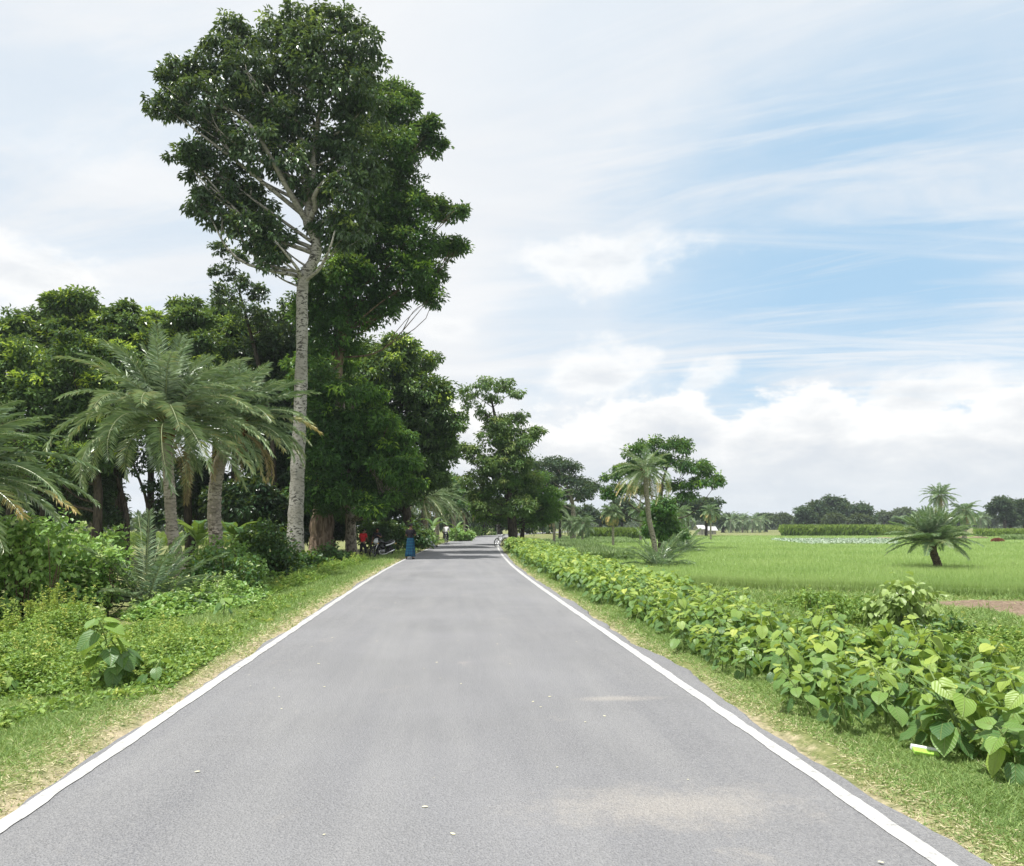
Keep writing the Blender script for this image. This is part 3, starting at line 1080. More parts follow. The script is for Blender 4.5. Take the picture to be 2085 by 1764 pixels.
i = np.arange(ny - 1)[:, None] * nx
j = np.arange(nx - 1)[None, :]
q4 = np.stack([i + j, i + j + 1, i + nx + j + 1, i + nx + j], -1).reshape(-1, 4)
aU = np.abs(UU)
edge = np.clip(1 - (aU - 2.5) / np.where(UU < 0, .5, .5), 0, 1) * .85
edge = np.where(YY < 30, edge, edge * .8)
# bare bits of the right bank
for (bx, by, br) in ((9.0, 12.2, 1.2), (12.5, 24.5, 2.0), (7.2, 17.5, 1.0)):
    edge = np.maximum(edge, .6 * np.exp(-((XX - bx) ** 2 + (YY - by) ** 2) / br ** 2))
g.add(np.stack([XX, YY, ZZ], -1), [q4], edge.ravel())
tag(g.build('ground', M['ground'], None, True), kind='structure')

rg = np.random.default_rng(11)
ry = np.concatenate([np.arange(-6, 20, .12), np.arange(20, 60, .4), np.arange(60, 260, 2.0)])
n = len(ry)
sm = lambda s: np.convolve(rg.normal(size=n + 8), np.ones(9) / 3, mode='valid') * s
hl = -2.50 + np.clip(sm(.03), -.09, .07)
hr = 2.61 + np.clip(sm(.035), -.10, .09)
hr = np.where(ry < 12, hr + .06 * np.sin(ry * .9), hr)
c = xc(ry)
cross = [lambda k: hl, lambda k: hl + .03, lambda k: hl * .5, lambda k: 0 * hl, lambda k: hr * .5, lambda k: hr - .03, lambda k: hr]
V = []
for kx, fn in enumerate(cross):
    z = np.full(n, -.0) if kx not in (0, 6) else np.full(n, -.03)
    z = z - (.012 if kx in (1, 5) else 0.0)
    if kx == 3:
        z = z + .02 * 0
    V.append(np.stack([c + fn(0), ry, z], -1))
V.insert(0, V[0] * [1, 1, 0] + [0, 0, -.12])
V.append(V[-1] * [1, 1, 0] + [0, 0, -.12])
V = np.stack(V, 1)
m_ = V.shape[1]
i = np.arange(n - 1)[:, None] * m_
j = np.arange(m_ - 1)[None, :]
g = G()
g.add(V.reshape(-1, 3), [np.stack([i + j, i + j + 1, i + m_ + j + 1, i + m_ + j], -1).reshape(-1, 4)])
tag(g.build('road', M['asphalt'], None, False), kind='structure')


def line(u0, u1, y0, y1, seed):
    r2 = np.random.default_rng(seed)
    yy = np.concatenate([np.arange(y0, min(y1, 25), .06), np.arange(min(y1, 25), y1, .5)])
    if y1 < 25:
        yy = np.arange(y0, y1, .06)
    k = len(yy)
    je = lambda: np.convolve(r2.normal(size=k + 4), np.ones(5) / 5, mode='valid') * .011
    z = np.full(k, .0) - .0
    zz = lambda u: np.interp(np.abs(u), [0, 2.53, 2.6], [.004, -.006, -.02]) + .0
    a = np.stack([xc(yy) + u0 + je(), yy, np.full(k, zz(u0))], -1)
    b = np.stack([xc(yy) + u1 + je(), yy, np.full(k, zz(u1))], -1)
    gg = G()
    V = np.stack([a, b], 1).reshape(-1, 3)
    ii = np.arange(k - 1)[:, None] * 2
    gg.add(V, [np.concatenate([ii, ii + 1, ii + 3, ii + 2], 1)])
    return gg


tag(line(2.325, 2.435, -5, 150, 1).build('road_marking_right', M['paint']), kind='structure')
tag(line(-2.44, -2.33, -5, 150, 3).build('road_marking_left', M['paint']), kind='structure')

# ploughed soil by the field corner
g = G()
c0, c1 = np.meshgrid(np.linspace(0, 1, 40), np.linspace(0, 1, 16))
A_, B_, C_, D_ = np.array([14.4, 24.9]), np.array([15.6, 18.8]), np.array([34, 20.4]), np.array([34, 12.0])
pxy = (A_ * (1 - c0)[..., None] + C_ * c0[..., None]) * (1 - c1)[..., None] + (B_ * (1 - c0)[..., None] + D_ * c0[..., None]) * c1[..., None]
pz = gz(pxy[..., 0], pxy[..., 1]) + .05 + .04 * np.sin(c1 * 40) + .03 * bumps(pxy[..., 0], pxy[..., 1], .3)
edgef = np.minimum.reduce([c0 * 20, (1 - c0) * 20, c1 * 8, (1 - c1) * 8]).clip(0, 1)
pz = pz - (1 - edgef) * .2
ii = np.arange(15)[:, None] * 40
jj = np.arange(39)[None, :]
g.add(np.stack([pxy[..., 0], pxy[..., 1], pz], -1), [np.stack([ii + jj, ii + jj + 1, ii + 41 + jj, ii + 40 + jj], -1).reshape(-1, 4)])
tag(g.build('bare_soil', M['soil'], None, True), kind='structure')


# ------------------------------------------------------------------ rice field
def y_near(x):
    return np.interp(x, [11, 12.1, 19.2, 40, 200], [29.5, 28.2, 25.0, 21.5, 10])


rg = np.random.default_rng(21)
g = G()
nx_, nyy = 120, 110
xs_ = np.concatenate([np.linspace(0, 1, nx_) ** 2.0])
fr = np.linspace(0, 1, nyy) ** 2.2
V = np.zeros((nyy, nx_, 3))
for a in range(nx_):
    X0 = 9.2 + xs_[a] * 230
    yn = y_near(X0)
    yf = 152.0
    yy = yn + fr * (yf - yn)
    xl = np.interp(yy, [28, 60, 110, 152], [9.2, 10.5, 17, 24])
    x = xl + xs_[a] * 230
    V[:, a, 0], V[:, a, 1] = x, yy
    V[:, a, 2] = -.9 + .26 + .03 * bumps(x, yy, 1.3) + .02 * bumps(x, yy, .4)
V[0, :, 2] = -.97
V[:, 0, 2] = -.97
V[:, 1, 2] -= .1
ii = np.arange(nyy - 1)[:, None] * nx_
jj = np.arange(nx_ - 1)[None, :]
g.add(V.reshape(-1, 3), [np.stack([ii + jj, ii + jj + 1, ii + nx_ + 1 + jj, ii + nx_ + jj], -1).reshape(-1, 4)], .5)
ro = tag(g.build('rice_field', M['rice_sheet'], None, True), 'bright green paddy field stretching away right of the road', 'rice field', kind='stuff')
nb = 240000
Yb = 24 + (rg.random(nb) ** 2.0) * 66
Xb = 9.2 + rg.random(nb) * (Yb * 1.05 - 6)
ok = (Yb > y_near(Xb) - .1) & (Xb > np.interp(Yb, [28, 60, 110], [9.4, 10.7, 17.2]))
Xb, Yb = Xb[ok], Yb[ok]
nb = len(Xb)
ne = 30000
Xe = 9.2 + rg.random(ne) ** 1.3 * 28
Xb, Yb = np.r_[Xb, Xe], np.r_[Yb, y_near(Xe) + rg.normal(.1, .18, ne)]
nf = 60000
Yf_ = 85 + rg.random(nf) * 66
Xf = np.interp(Yf_, [60, 110, 152], [10.7, 17.2, 24.5]) + rg.random(nf) * Yf_ * .9
Xb, Yb = np.r_[Xb, Xf], np.r_[Yb, Yf_]
nb = len(Xb)
z0 = np.where(Yb < y_near(Xb) + .6, -.92, -.72)
sz = np.clip(Yb / 30, .8, 6)
T = nrm(rg.normal(size=(nb, 3)) * [.28, .28, 0] + [.10, 0, 1])
tone = np.clip(.5 + .22 * bumps(Xb, Yb, 3.0, 2) + rg.normal(0, .17, nb), 0, 1)
g = G()
leaves(g, np.c_[Xb, Yb, z0], T, nrm(rg.normal(size=(nb, 3)) + [0, -1, .3]), (.22 + .12 * rg.random(nb)) * np.where(z0 < -.8, 1.7, 1.1), .022 * sz, tone, 't', .25)
tag(g.build('rice_crop', M['rice']), 'fine upright green rice blades covering the paddy field', 'rice', kind='stuff')

# pale plot inside the field
rg = np.random.default_rng(22)
nb = 9000
a, b = rg.random(nb), rg.random(nb)
Pn = [P(1570, 1103, 108), P(1825, 1102, 108), P(1640, 1113.5, 84), P(1835, 1115.5, 82)]
Xp = (Pn[0][0] * (1 - a) + Pn[1][0] * a) * b + (Pn[2][0] * (1 - a) + Pn[3][0] * a) * (1 - b)
Yp = 108 * b + 83 * (1 - b)
g = G()
dr = rdir(rg, nb)
leaves(g, np.c_[Xp, Yp, np.full(nb, -.62)], nrm(dr * [1, 1, .2] + [0, 0, .5]), nrm(rg.normal(size=(nb, 3)) * .5 + [0, -.5, .9]), .42, .34,
       np.clip(.5 + .3 * np.sin(Yp * 2.2) + rg.normal(0, .2, nb), 0, 1), 'o', .2)
tag(g.build('vegetable_plot', M['pale_crop']), 'long pale grey green vegetable plot lying inside the paddy field', 'vegetable plot', kind='stuff')

# low earth bund behind it
g = G()
p0, p1 = P(1780, 1095, 118), P(2010, 1094, 118)
tube(g, np.linspace(p0 * [1, 1, 0] + [0, 0, -.75], p1 * [1, 1, 0] + [0, 0, -.72], 20), .32, 8, jit=.2, rng=rg)
tag(g.build('earth_bund', M['soil'], None, True), kind='structure')


# ------------------------------------------------------------------ tall crops and far grass
def blades_block(name, corners, zb, h, nb, w, mat, label, cat, seed, lean=.25, tone=.5):
    rg = np.random.default_rng(seed)
    a, b = rg.random(nb), rg.random(nb) ** 1.6
    c = [np.asarray(q, float) for q in corners]
    p = (c[0][None] * (1 - a)[:, None] + c[1][None] * a[:, None]) * (1 - b)[:, None] + (c[3][None] * (1 - a)[:, None] + c[2][None] * a[:, None]) * b[:, None]
    hh = h * rg.uniform(.35, 1.0, nb)
    g = G()
    st = rg.random(nb) < .35
    z = zb + np.where(st, 0, hh * .65)
    L = np.where(st, hh, h * .38)
    T = nrm(rg.normal(size=(nb, 3)) * np.where(st, .08, .7)[:, None] * [1, 1, .3] + [lean * .5, 0, 1])
    tn = np.clip(tone + rg.normal(0, .15, nb) + .3 * (z - zb) / h, 0, 1)
    leaves(g, np.c_[p, z], T, nrm(rg.normal(size=(nb, 3)) + [0, -.8, .2]), L, w * np.where(st, .8, 1.2), tn, 'd', .3)
    return tag(g.build(name, M[mat]), label, cat, kind='stuff')


def X_(x, Y):
    return P(x, 1080, Y)[0]


blades_block('tall_crop', [(X_(1590, 146), 146), (X_(1790, 146), 146), (X_(1860, 190), 190), (X_(1590, 190), 190)], -.9, 2.75, 16000, .16, 'cane', 'tall dense green crop stand beyond the pale plot, cut to a flat top', 'crop stand', 31)
blades_block('tall_crop', [(X_(1788, 158), 158), (X_(1960, 165), 165), (X_(1960, 200), 200), (X_(1788, 195), 195)], -.9, 2.3, 9000, .17, 'cane', 'lower yellow green crop strip right of the taller crop stand', 'crop stand', 32, tone=.65)
blades_block('tall_crop', [(X_(1985, 135), 135), (X_(2130, 140), 140), (X_(2130, 170), 170), (X_(1985, 170), 170)], -.9, 1.9, 8000, .16, 'cane', 'yellow green crop strip at the far right edge of the field', 'crop stand', 33, tone=.6)
blades_block('tall_crop', [(X_(1195, 120), 120), (X_(1320, 118), 118), (X_(1320, 150), 150), (X_(1195, 150), 150)], -.9, 2.2, 9000, .14, 'cane', 'dark fronted crop block behind the leaning palm in the field', 'crop stand', 34, tone=.45)
blades_block('tall_grass', [(X_(2040, 105), 105), (X_(2130, 105), 105), (X_(2130, 112), 112), (X_(2040, 112), 112)], -.9, 1.15, 3000, .1, 'pale_grass', 'bluish pale grass clump at the right end of the field', 'grass', 35)
blades_block('tall_grass', [(6.2, 48), (11.5, 46), (15.5, 88), (9.5, 92)], -.75, .85, 16000, .045, 'pale_grass', 'tall soft bluish grass between the roadside plants and the paddy field', 'grass', 36)
blades_block('tall_grass', [(14, 88), (23, 88), (30, 128), (18, 128)], -.9, .8, 9000, .09, 'pale_grass', 'far pale grass margin along the edge of the paddy field', 'grass', 37)
blades_block('tall_crop', [(-60, 90), (-22, 90), (-22, 150), (-60, 150)], -.9, 1.5, 9000, .16, 'cane', 'bright green crop field glimpsed behind the left grove', 'crop stand', 38, tone=.7)


# ------------------------------------------------------------------ trees
def pxs(r, Y):
    return r / F0 * Y * 1.02


def limbs(g, rng, trunk, targets, r0, sag=.2, n=6):
    """curved limbs from the trunk line to each clump centre"""
    tp = np.asarray(trunk, float)
    for tg in targets:
        tg = np.asarray(tg, float)
        hd = np.linalg.norm(tp[:, :2] - tg[:2], axis=1)
        d = np.abs(tp[:, 2] - (tg[2] - .75 * hd)) + .25 * hd
        i = int(np.argmin(d))
        a = tp[i, :3]
        mid = (a + tg) / 2 + np.array([0, 0, -sag * np.linalg.norm(tg - a) * .5]) + rng.normal(size=3) * .08 * np.linalg.norm(tg - a)
        ln = np.linalg.norm(tg - a)
        r1 = min(tp[i, 3] * .6, r0 * (.35 + .12 * ln))
        pts = spline(np.array([a, mid, tg]), 5)
        tube(g, pts, np.linspace(r1, max(.012, r1 * .18), len(pts)), n)
        for _ in range(3):
            e = tg + rng.normal(size=3) * min(.10 * ln, .35)
            k = rng.integers(len(pts) // 2, len(pts) - 1)
            tube(g, spline(np.array([pts[k], (pts[k] + e) / 2 + rng.normal(size=3) * .05 * ln, e]), 3), np.linspace(r1 * .4, .01, 7), 4)


def tree(name, label, cat, Y, trunk, clumps, leaf, bark, seed, group=None, base_z=None, crown_kw=None, lim=True, zscale=1.0, depth=1.0, limb_r=.12, extra=None, tn=12, ragged=3):
    """trunk rows (x, y, radius_m[, dY]); clumps rows (x, y, r[, ry][, dY]) in photo units at distance Y"""
    rng = np.random.default_rng(seed)
    tp = []
    for row in trunk:
        p = P(row[0], row[1], Y + (row[3] if len(row) > 3 else 0))
        tp.append([*p, row[2]])
    tp = np.array(tp)
    if base_z is None:
        base_z = float(gz(tp[0, 0], tp[0, 1]))
    tp[0, 2] = base_z - .05
    root = thing(name, label, cat, (tp[0, 0], tp[0, 1], base_z), 0, group)
    sp_ = spline(tp, 8)
    g = G()
    rr = sp_[:, 3] * (1 + .04 * rng.normal(size=len(sp_)))
    tube(g, sp_[:, :3], rr, tn, jit=.035, rng=rng)
    k = [0] * 3
    for i in range(6):       # root flare
        a = i * PI / 3 + rng.random()
        r0 = tp[0, 3]
        tube(g, [tp[0, :3] + [math.cos(a) * r0 * .55, math.sin(a) * r0 * .55, .5 * r0 + .3], tp[0, :3] + [math.cos(a) * r0 * 1.25, math.sin(a) * r0 * 1.25, 0]], [r0 * .45, r0 * .2], 6)
    cl = []
    for row in clumps:
        x, y, r = row[:3]
        ry = row[3] if len(row) > 3 and row[3] else r
        dY = row[4] if len(row) > 4 else rng.uniform(-1, 1) * pxs(r, Y) * depth
        c = P(x, y, Y + dY)
        cl.append([*c, pxs(r, Y), pxs(r, Y), pxs(ry, Y) * zscale])
    for c in list(cl):
        for _ in range(ragged):
            d = rdir(rng, 1)[0]
            d[2] = abs(d[2]) * .9 - .15
            f = rng.uniform(.22, .4)
            cl.append([*(np.array(c[:3]) + d * np.array(c[3:]) * rng.uniform(.95, 1.3)), c[3] * f, c[4] * f, c[5] * f])
    if lim:
        limbs(g, rng, sp_[len(sp_) // 4:], [c[:3] for c in cl[:len(clumps)]], limb_r)
        if extra:
            for pts in extra:
                q = np.array([[*P(a, b, Y + (d if d else 0)), rad] for a, b, rad, d in pts])
                q = spline(q, 6)
                tube(g, q[:, :3], q[:, 3], 8)
    g.build('trunk', M[bark], root, True)
    g = G()
    kw = dict(tr=.42, cov=1.0, per=30, L=.24, W=.11)
    kw.update(crown_kw or {})
    crown(g, cl, rng, **kw)
    g.build('crown', M[leaf], root)
    return root


def auto_clumps(x, y, rx, ry, n, rng, r=.42, top=.0):
    """lumps spread through an oval crown given in photo units"""
    out = []
    for i in range(n):
        a = rng.uniform(0, 2 * PI)
        q = math.sqrt(rng.uniform(.05, 1)) * (1 - r * .8)
        rr = min(rx, ry) * r * rng.uniform(.75, 1.25)
        out.append((x + rx * q * math.cos(a), y - ry * q * math.sin(a) - top * ry, rr, rr * .68))
    return out


# tall pale-trunked tree
A_cl = [(335, 218, 34, 24), (370, 150, 34, 30), (360, 190, 34), (420, 205, 52), (415, 140, 34), (468, 60, 32), (455, 95, 30), (500, 140, 48), (555, 75, 50), (615, 48, 44), (690, 62, 46),
        (738, 118, 46), (650, 130, 56), (580, 170, 54), (500, 220, 56), (440, 280, 44), (385, 322, 36, 26), (425, 348, 42), (520, 300, 50), (600, 250, 56), (690, 190, 56), (745, 215, 44),
        (415, 415, 32), (455, 430, 44), (520, 425, 42), (590, 330, 42), (660, 320, 52), (720, 290, 52), (560, 490, 40), (500, 470, 40), (705, 400, 46), (672, 470, 40), (722, 470, 42), (545, 535, 30),
        (640, 395, 40), (735, 350, 40), (470, 370, 40), (610, 110, 50), (560, 240, 45)]
tree('tall_tree', 'towering tree with a tall pale bare trunk and big dark crown on the left verge', 'tree', 35,
     [(604, 1140, .45), (601, 1090, .38), (606, 960, .325), (611, 840, .295), (615, 700, .275), (617, 575, .26), (640, 528, .26), (643, 490, .23), (626, 450, .22), (633, 400, .18), (637, 340, .15), (646, 260, .12), (658, 160, .08), (655, 80, .04)],
     A_cl, 'dark_leaf', 'pale_bark', 101, None, None, dict(tr=.33, cov=.88, per=26, L=.28, W=.13, droop=.7, flush=.06, fill=.08, spread=.32), limb_r=.10, tn=16,
     extra=[[(627, 455, .16, 0), (600, 410, .14, -.5), (575, 365, .12, -.8), (545, 310, .10, -1), (515, 262, .08, -1), (470, 225, .06, -.8), (400, 205, .03, -.5)],
            [(630, 450, .17, 0), (642, 420, .14, -.4), (640, 400, .12, -.7), (660, 370, .08, -1), (700, 340, .05, -1)],
            [(617, 572, .10, 0), (606, 548, .08, -.5), (580, 515, .05, -1), (560, 490, .03, -1.2)],
            [(618, 574, .10, 0), (650, 548, .08, -.6), (672, 505, .05, -1.2), (682, 470, .03, -1.3)]])
# second tall tree behind it
B_cl = [(775, 200, 34), (815, 235, 34), (845, 205, 16), (845, 290, 36), (868, 268, 24), (885, 300, 18), (790, 310, 50), (760, 400, 56), (820, 380, 46), (850, 425, 36), (895, 430, 28, 16), (930, 432, 20, 10),
        (780, 480, 52), (850, 495, 44), (905, 508, 30, 20), (938, 508, 14, 10), (870, 565, 34), (880, 604, 24), (835, 555, 40), (760, 560, 48), (700, 570, 52), (720, 640, 46), (765, 640, 36),
        (680, 690, 56), (640, 640, 46), (720, 520, 50), (790, 440, 40), (640, 580, 40), (770, 260, 40), (800, 180, 20), (650, 780, 46, 0, -1.8), (662, 860, 46, 0, -1.8), (648, 930, 44, 0, -1.9), (668, 1000, 40, 0, -1.9), (795, 600, 34), (690, 920, 44, 0, -1.6), (640, 1020, 30, 0, -1.8)]
tree('tall_tree', 'tall spreading tree on a thick brown trunk just behind the pale-trunked one', 'tree', 42,
     [(655, 1128, .78), (655, 1090, .66), (662, 960, .52), (675, 820, .45), (690, 700, .4), (710, 580, .32), (735, 450, .22), (765, 320, .12), (775, 230, .05)],
     B_cl, 'feather_leaf', 'brown_bark', 102, None, None, dict(tr=.40, cov=1.0, per=34, L=.27, W=.11, droop=.25, base=.38, fill=.35, spread=.26, flush=.05), limb_r=.06)
# thin open tree left of the big trunk
tree('slender_tree', 'thin open-crowned slender tree rising just left of the tall pale trunk', 'tree', 46,
     [(560, 1100, .2), (555, 900, .16), (530, 760, .13), (500, 640, .08), (478, 560, .03)],
     [(452, 555, 22), (470, 598, 26), (500, 640, 28), (448, 508, 12), (530, 600, 16), (480, 525, 14), (440, 610, 14), (545, 655, 26), (505, 580, 16), (590, 640, 24)], 'dark_leaf', 'dark_bark', 103, None, None,
     dict(tr=.3, cov=.45, per=20, L=.22, W=.12, droop=.4), limb_r=.05)
# bright feathery tree overhanging the men
C_cl = [(690, 770, 56), (650, 840, 54), (735, 830, 54), (780, 895, 46), (800, 880, 30, 20), (812, 935, 30, 18), (700, 920, 54), (755, 965, 46), (655, 930, 46), (665, 1000, 44), (715, 995, 36), (775, 1005, 32, 20),
        (640, 760, 40), (690, 1035, 30), (790, 960, 28, 18), (745, 1030, 26, 16), (820, 975, 24, 12), (735, 900, 40), (690, 860, 40)]
tree('feathery_tree', 'bright feathery tree with low drooping sprays above the parked motorcycle', 'tree', 43,
     [(716, 1130, .36), (714, 1080, .3), (712, 1000, .26), (702, 900, .2), (695, 800, .12), (690, 740, .05)],
     [(c[0] + dx, c[1] + dy, c[2] * .85, c[2] * .30, (-2.2 if c[0] > 725 else .4) + 1.6 * math.sin(c[0] * 3.1 + dx + c[1])) for c in C_cl for dx, dy in ((-12, -c[2] * .5), (14, c[2] * .35))], 'feather_leaf', 'grey_bark', 104, None, None, dict(tr=.38, cov=1.15, per=34, L=.29, W=.11, droop=.5, base=.5, flush=.14, fill=.1, spread=.34), limb_r=.08)
D_cl = [(800, 735, 46), (848, 745, 42), (882, 795, 38), (902, 845, 28), (868, 865, 50), (885, 930, 36), (842, 950, 48), (800, 860, 56), (760, 770, 56), (795, 950, 50), (905, 900, 22), (760, 880, 50), (850, 800, 46),
        (820, 700, 26), (740, 720, 40), (830, 1000, 34), (880, 965, 24), (790, 1010, 34), (735, 830, 50)]
tree('broad_tree', 'dark rounded tree overhanging the left road edge, right end of the grove', 'tree', 53,
     [(838, 1112, .34), (830, 1060, .3), (822, 980, .28), (815, 880, .22), (820, 780, .1)],
     [(c[0], c[1], c[2], c[2] * .7) for c in D_cl] + [(c[0] + 10, c[1] + 20, c[2] * .8, c[2] * .5) for c in D_cl[::2]], 'mango_leaf', 'dark_bark', 105, None, None, dict(tr=.5, cov=1.25, per=42, L=.31, W=.15, droop=.5, base=.44, flush=.08, fill=.2, spread=.28), limb_r=.1)
# backing trees between
for i, (x, y, rx, ry, Y, lab, leaf) in enumerate([
        (570, 830, 105, 205, 50, 'dense dark tree behind the drooping date palm crowns', 'dark_leaf'),
        (640, 880, 90, 215, 57, 'deep green tree filling the gap behind the tall pale trunk', 'feather_leaf'),
        (710, 930, 105, 170, 60, 'shaded tree standing behind the man in red', 'dark_leaf'),
        (480, 740, 95, 115, 52, 'round topped tree at the right end of the left grove, touching the slender tree', 'mango_leaf'),
        (385, 720, 75, 115, 47, 'tree with a pointed top right above the first date palm', 'mango_leaf'),
        (245, 740, 80, 125, 47, 'small domed tree between the two tallest left grove trees', 'mango_leaf'),
        (140, 735, 85, 135, 48, 'tallest tree of the left grove with a twin-peaked leafy top', 'mango_leaf'),
        (25, 760, 80, 125, 47, 'broad grove tree at the left edge of the picture', 'mango_leaf'),
        (-90, 770, 90, 130, 47, 'grove tree beyond the left edge of the picture', 'mango_leaf'),
        (70, 745, 85, 105, 56, 'rear grove tree between the edge tree and the twin-peaked one', 'mango_leaf'),
        (310, 735, 85, 100, 56, 'rear grove tree filling the canopy above the first date palm', 'mango_leaf'),
        (440, 725, 80, 90, 57, 'rear grove tree filling the canopy above the second date palm', 'mango_leaf'),
        (195, 730, 80, 100, 57, 'rear grove tree just behind the small domed tree', 'mango_leaf')]):
    rg = np.random.default_rng(300 + i)
    cl = auto_clumps(x, y, rx, ry, 24 if i > 2 else 34, rg, .40)
    cl.append((x - rx * .1, y - ry * .80, rx * .3))
    if i == 6:
        cl += [(112, 630, 24), (165, 622, 28), (145, 606 + 25, 20)]
    tree('grove_tree', lab, 'tree', Y, [(x + 4, 1105, .26), (x - 3, 1000, .22), (x + 2, y + ry * .2, .18), (x, y - ry * .5, .06)], cl, leaf, 'dark_bark', 310 + i if i < 9 else 3100 + i,
         'trees of the left grove', None, dict(tr=.5, cov=1.2, per=40, L=.31, W=.16, droop=.35, base=.45 if i > 2 else .32, flush=.14 if i > 2 else .03, fill=.2, spread=.28), limb_r=.09, depth=1.6)
tree('grove_tree', 'nearer low grove tree with yellow tipped leaf clusters left of the first date palm', 'tree', 39,
     [(196, 1110, .22), (200, 1010, .2), (190, 930, .16), (180, 820, .06)],
     [(100, 800, 60), (180, 770, 60), (240, 800, 46), (60, 760, 50), (30, 850, 46), (110, 880, 50), (200, 860, 56), (250, 740, 40), (150, 720, 40), (20, 720, 40), (-30, 800, 50), (75, 930, 40), (150, 945, 40), (260, 870, 40), (215, 930, 36), (20, 930, 36)],
     'mango_leaf', 'dark_bark', 330, 'trees of the left grove', None, dict(tr=.42, cov=1.0, per=34, L=.25, W=.12, droop=.3, base=.45, flush=.2, fill=.4, spread=.28), limb_r=.09)
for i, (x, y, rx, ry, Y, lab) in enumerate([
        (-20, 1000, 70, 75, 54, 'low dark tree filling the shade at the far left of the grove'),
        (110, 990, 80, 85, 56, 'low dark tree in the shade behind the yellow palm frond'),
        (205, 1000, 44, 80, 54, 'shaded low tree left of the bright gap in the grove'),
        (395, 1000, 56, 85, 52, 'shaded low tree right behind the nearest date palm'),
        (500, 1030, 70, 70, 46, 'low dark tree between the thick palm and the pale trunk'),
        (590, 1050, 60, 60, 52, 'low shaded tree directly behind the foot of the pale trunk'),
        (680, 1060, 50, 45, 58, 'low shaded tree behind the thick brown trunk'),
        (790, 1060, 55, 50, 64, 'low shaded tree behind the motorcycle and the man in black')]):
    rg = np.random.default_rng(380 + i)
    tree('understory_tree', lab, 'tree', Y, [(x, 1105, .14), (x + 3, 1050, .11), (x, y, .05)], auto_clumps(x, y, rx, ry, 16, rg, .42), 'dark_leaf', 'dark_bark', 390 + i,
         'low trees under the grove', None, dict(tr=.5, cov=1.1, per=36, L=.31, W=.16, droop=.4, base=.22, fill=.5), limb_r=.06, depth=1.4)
# slim trunks under the grove
for i, (lab, pts, r, cl) in enumerate([
        ('slim dark tree with a forked crooked stem left of the palm trunk', [(262, 1100), (258, 1055), (246, 1000), (236, 960), (244, 915), (255, 860)], .15, [(250, 850, 50), (225, 900, 36), (205, 990, 34), (190, 1030, 36), (215, 1050, 24)]),
        ('thin dark sapling leaning in the gap behind the palm trunk', [(302, 1108), (302, 1060), (297, 1015), (285, 980), (272, 945), (265, 900)], .10, [(325, 1000, 22), (335, 1030, 16), (300, 930, 40), (350, 990, 24), (318, 1060, 10)]),
        ('straight dark tree stem in the shade of the left grove, behind the yellow frond', [(138, 1105), (138, 1050), (136, 980), (134, 900)], .17, [(130, 900, 46), (160, 960, 34), (110, 985, 34)]),
        ('stout pale-barked stem in the left grove right of the yellow frond', [(190, 1105), (186, 1085), (184, 1030), (186, 940)], .19, [(190, 930, 44), (215, 985, 26), (165, 1000, 26)]),
        ('black trunk of a shaded grove tree at the far left under the palm fronds', [(88, 1105), (88, 1050), (82, 980), (80, 880)], .2, [(70, 900, 50), (50, 960, 40), (100, 970, 36), (20, 990, 36)])]):
    tree('slender_tree', lab, 'tree', 41 + i * .8, [(a, b, r * (1 - .11 * k)) for k, (a, b) in enumerate(pts)], cl, 'dark_leaf', 'dark_bark' if i != 3 else 'grey_bark', 340 + i,
         'slim stems under the left grove', None, dict(tr=.36, cov=.8, per=26, L=.24, W=.11, base=.25), limb_r=.05)

# right-hand roadside tree
E_cl = [(958, 800, 22, 18), (990, 782, 24, 16), (1026, 785, 24, 16), (1048, 800, 15), (948, 818, 12), (1002, 812, 18, 12), (978, 838, 14), (1020, 868, 32), (1058, 852, 20), (1000, 900, 36), (1050, 900, 36), (1080, 885, 20, 16), (1096, 880, 10, 8),
        (962, 925, 24), (1000, 950, 40), (1048, 950, 42), (972, 980, 32), (1020, 1000, 44), (1068, 985, 36), (945, 912, 12), (1060, 1035, 34), (990, 1035, 22), (1010, 860, 24), (1035, 925, 30), (975, 1015, 22)]
tree('roadside_tree', 'tall roadside tree with a sparse seed-hung top beside the right road edge', 'tree', 60,
     [(1046, 1102, .42), (1042, 1060, .36), (1034, 1000, .3), (1022, 920, .22), (1010, 860, .14), (1000, 810, .06)],
     [(c[0], c[1], c[2] * .86, (c[3] if len(c) > 3 else c[2] * .8) * .86) for c in E_cl[7:]], 'olive_leaf', 'dark_bark', 120, None, None, dict(tr=.38, cov=.9, per=28, L=.28, W=.12, droop=.5, base=.5, flush=.14, fill=.05, spread=.32), limb_r=.1)
rt = [o for o in bpy.data.objects if o.name.startswith('roadside_tree')][0]
g = G()
rg = np.random.default_rng(121)
crown(g, [[*P(c[0], c[1], 60 + rg.uniform(-.8, .8)), pxs(c[2], 60), pxs(c[2], 60), pxs(c[3] if len(c) > 3 else c[2], 60)] for c in E_cl[:7]], rg, tr=.33, cov=.75, per=20, L=.27, W=.13, droop=1.1, base=.55, spread=.3)
g.build('sparse_top', M['olive_leaf'], rt)
g = G()
limbs(g, rg, np.array([[*P(1010, 860, 60), .14], [*P(1003, 830, 60), .1], [*P(1000, 810, 60), .07]]), [P(c[0], c[1], 60) for c in E_cl[:7]], .06, 0)
g.build('bare_twigs', M['dark_bark'], rt, True)
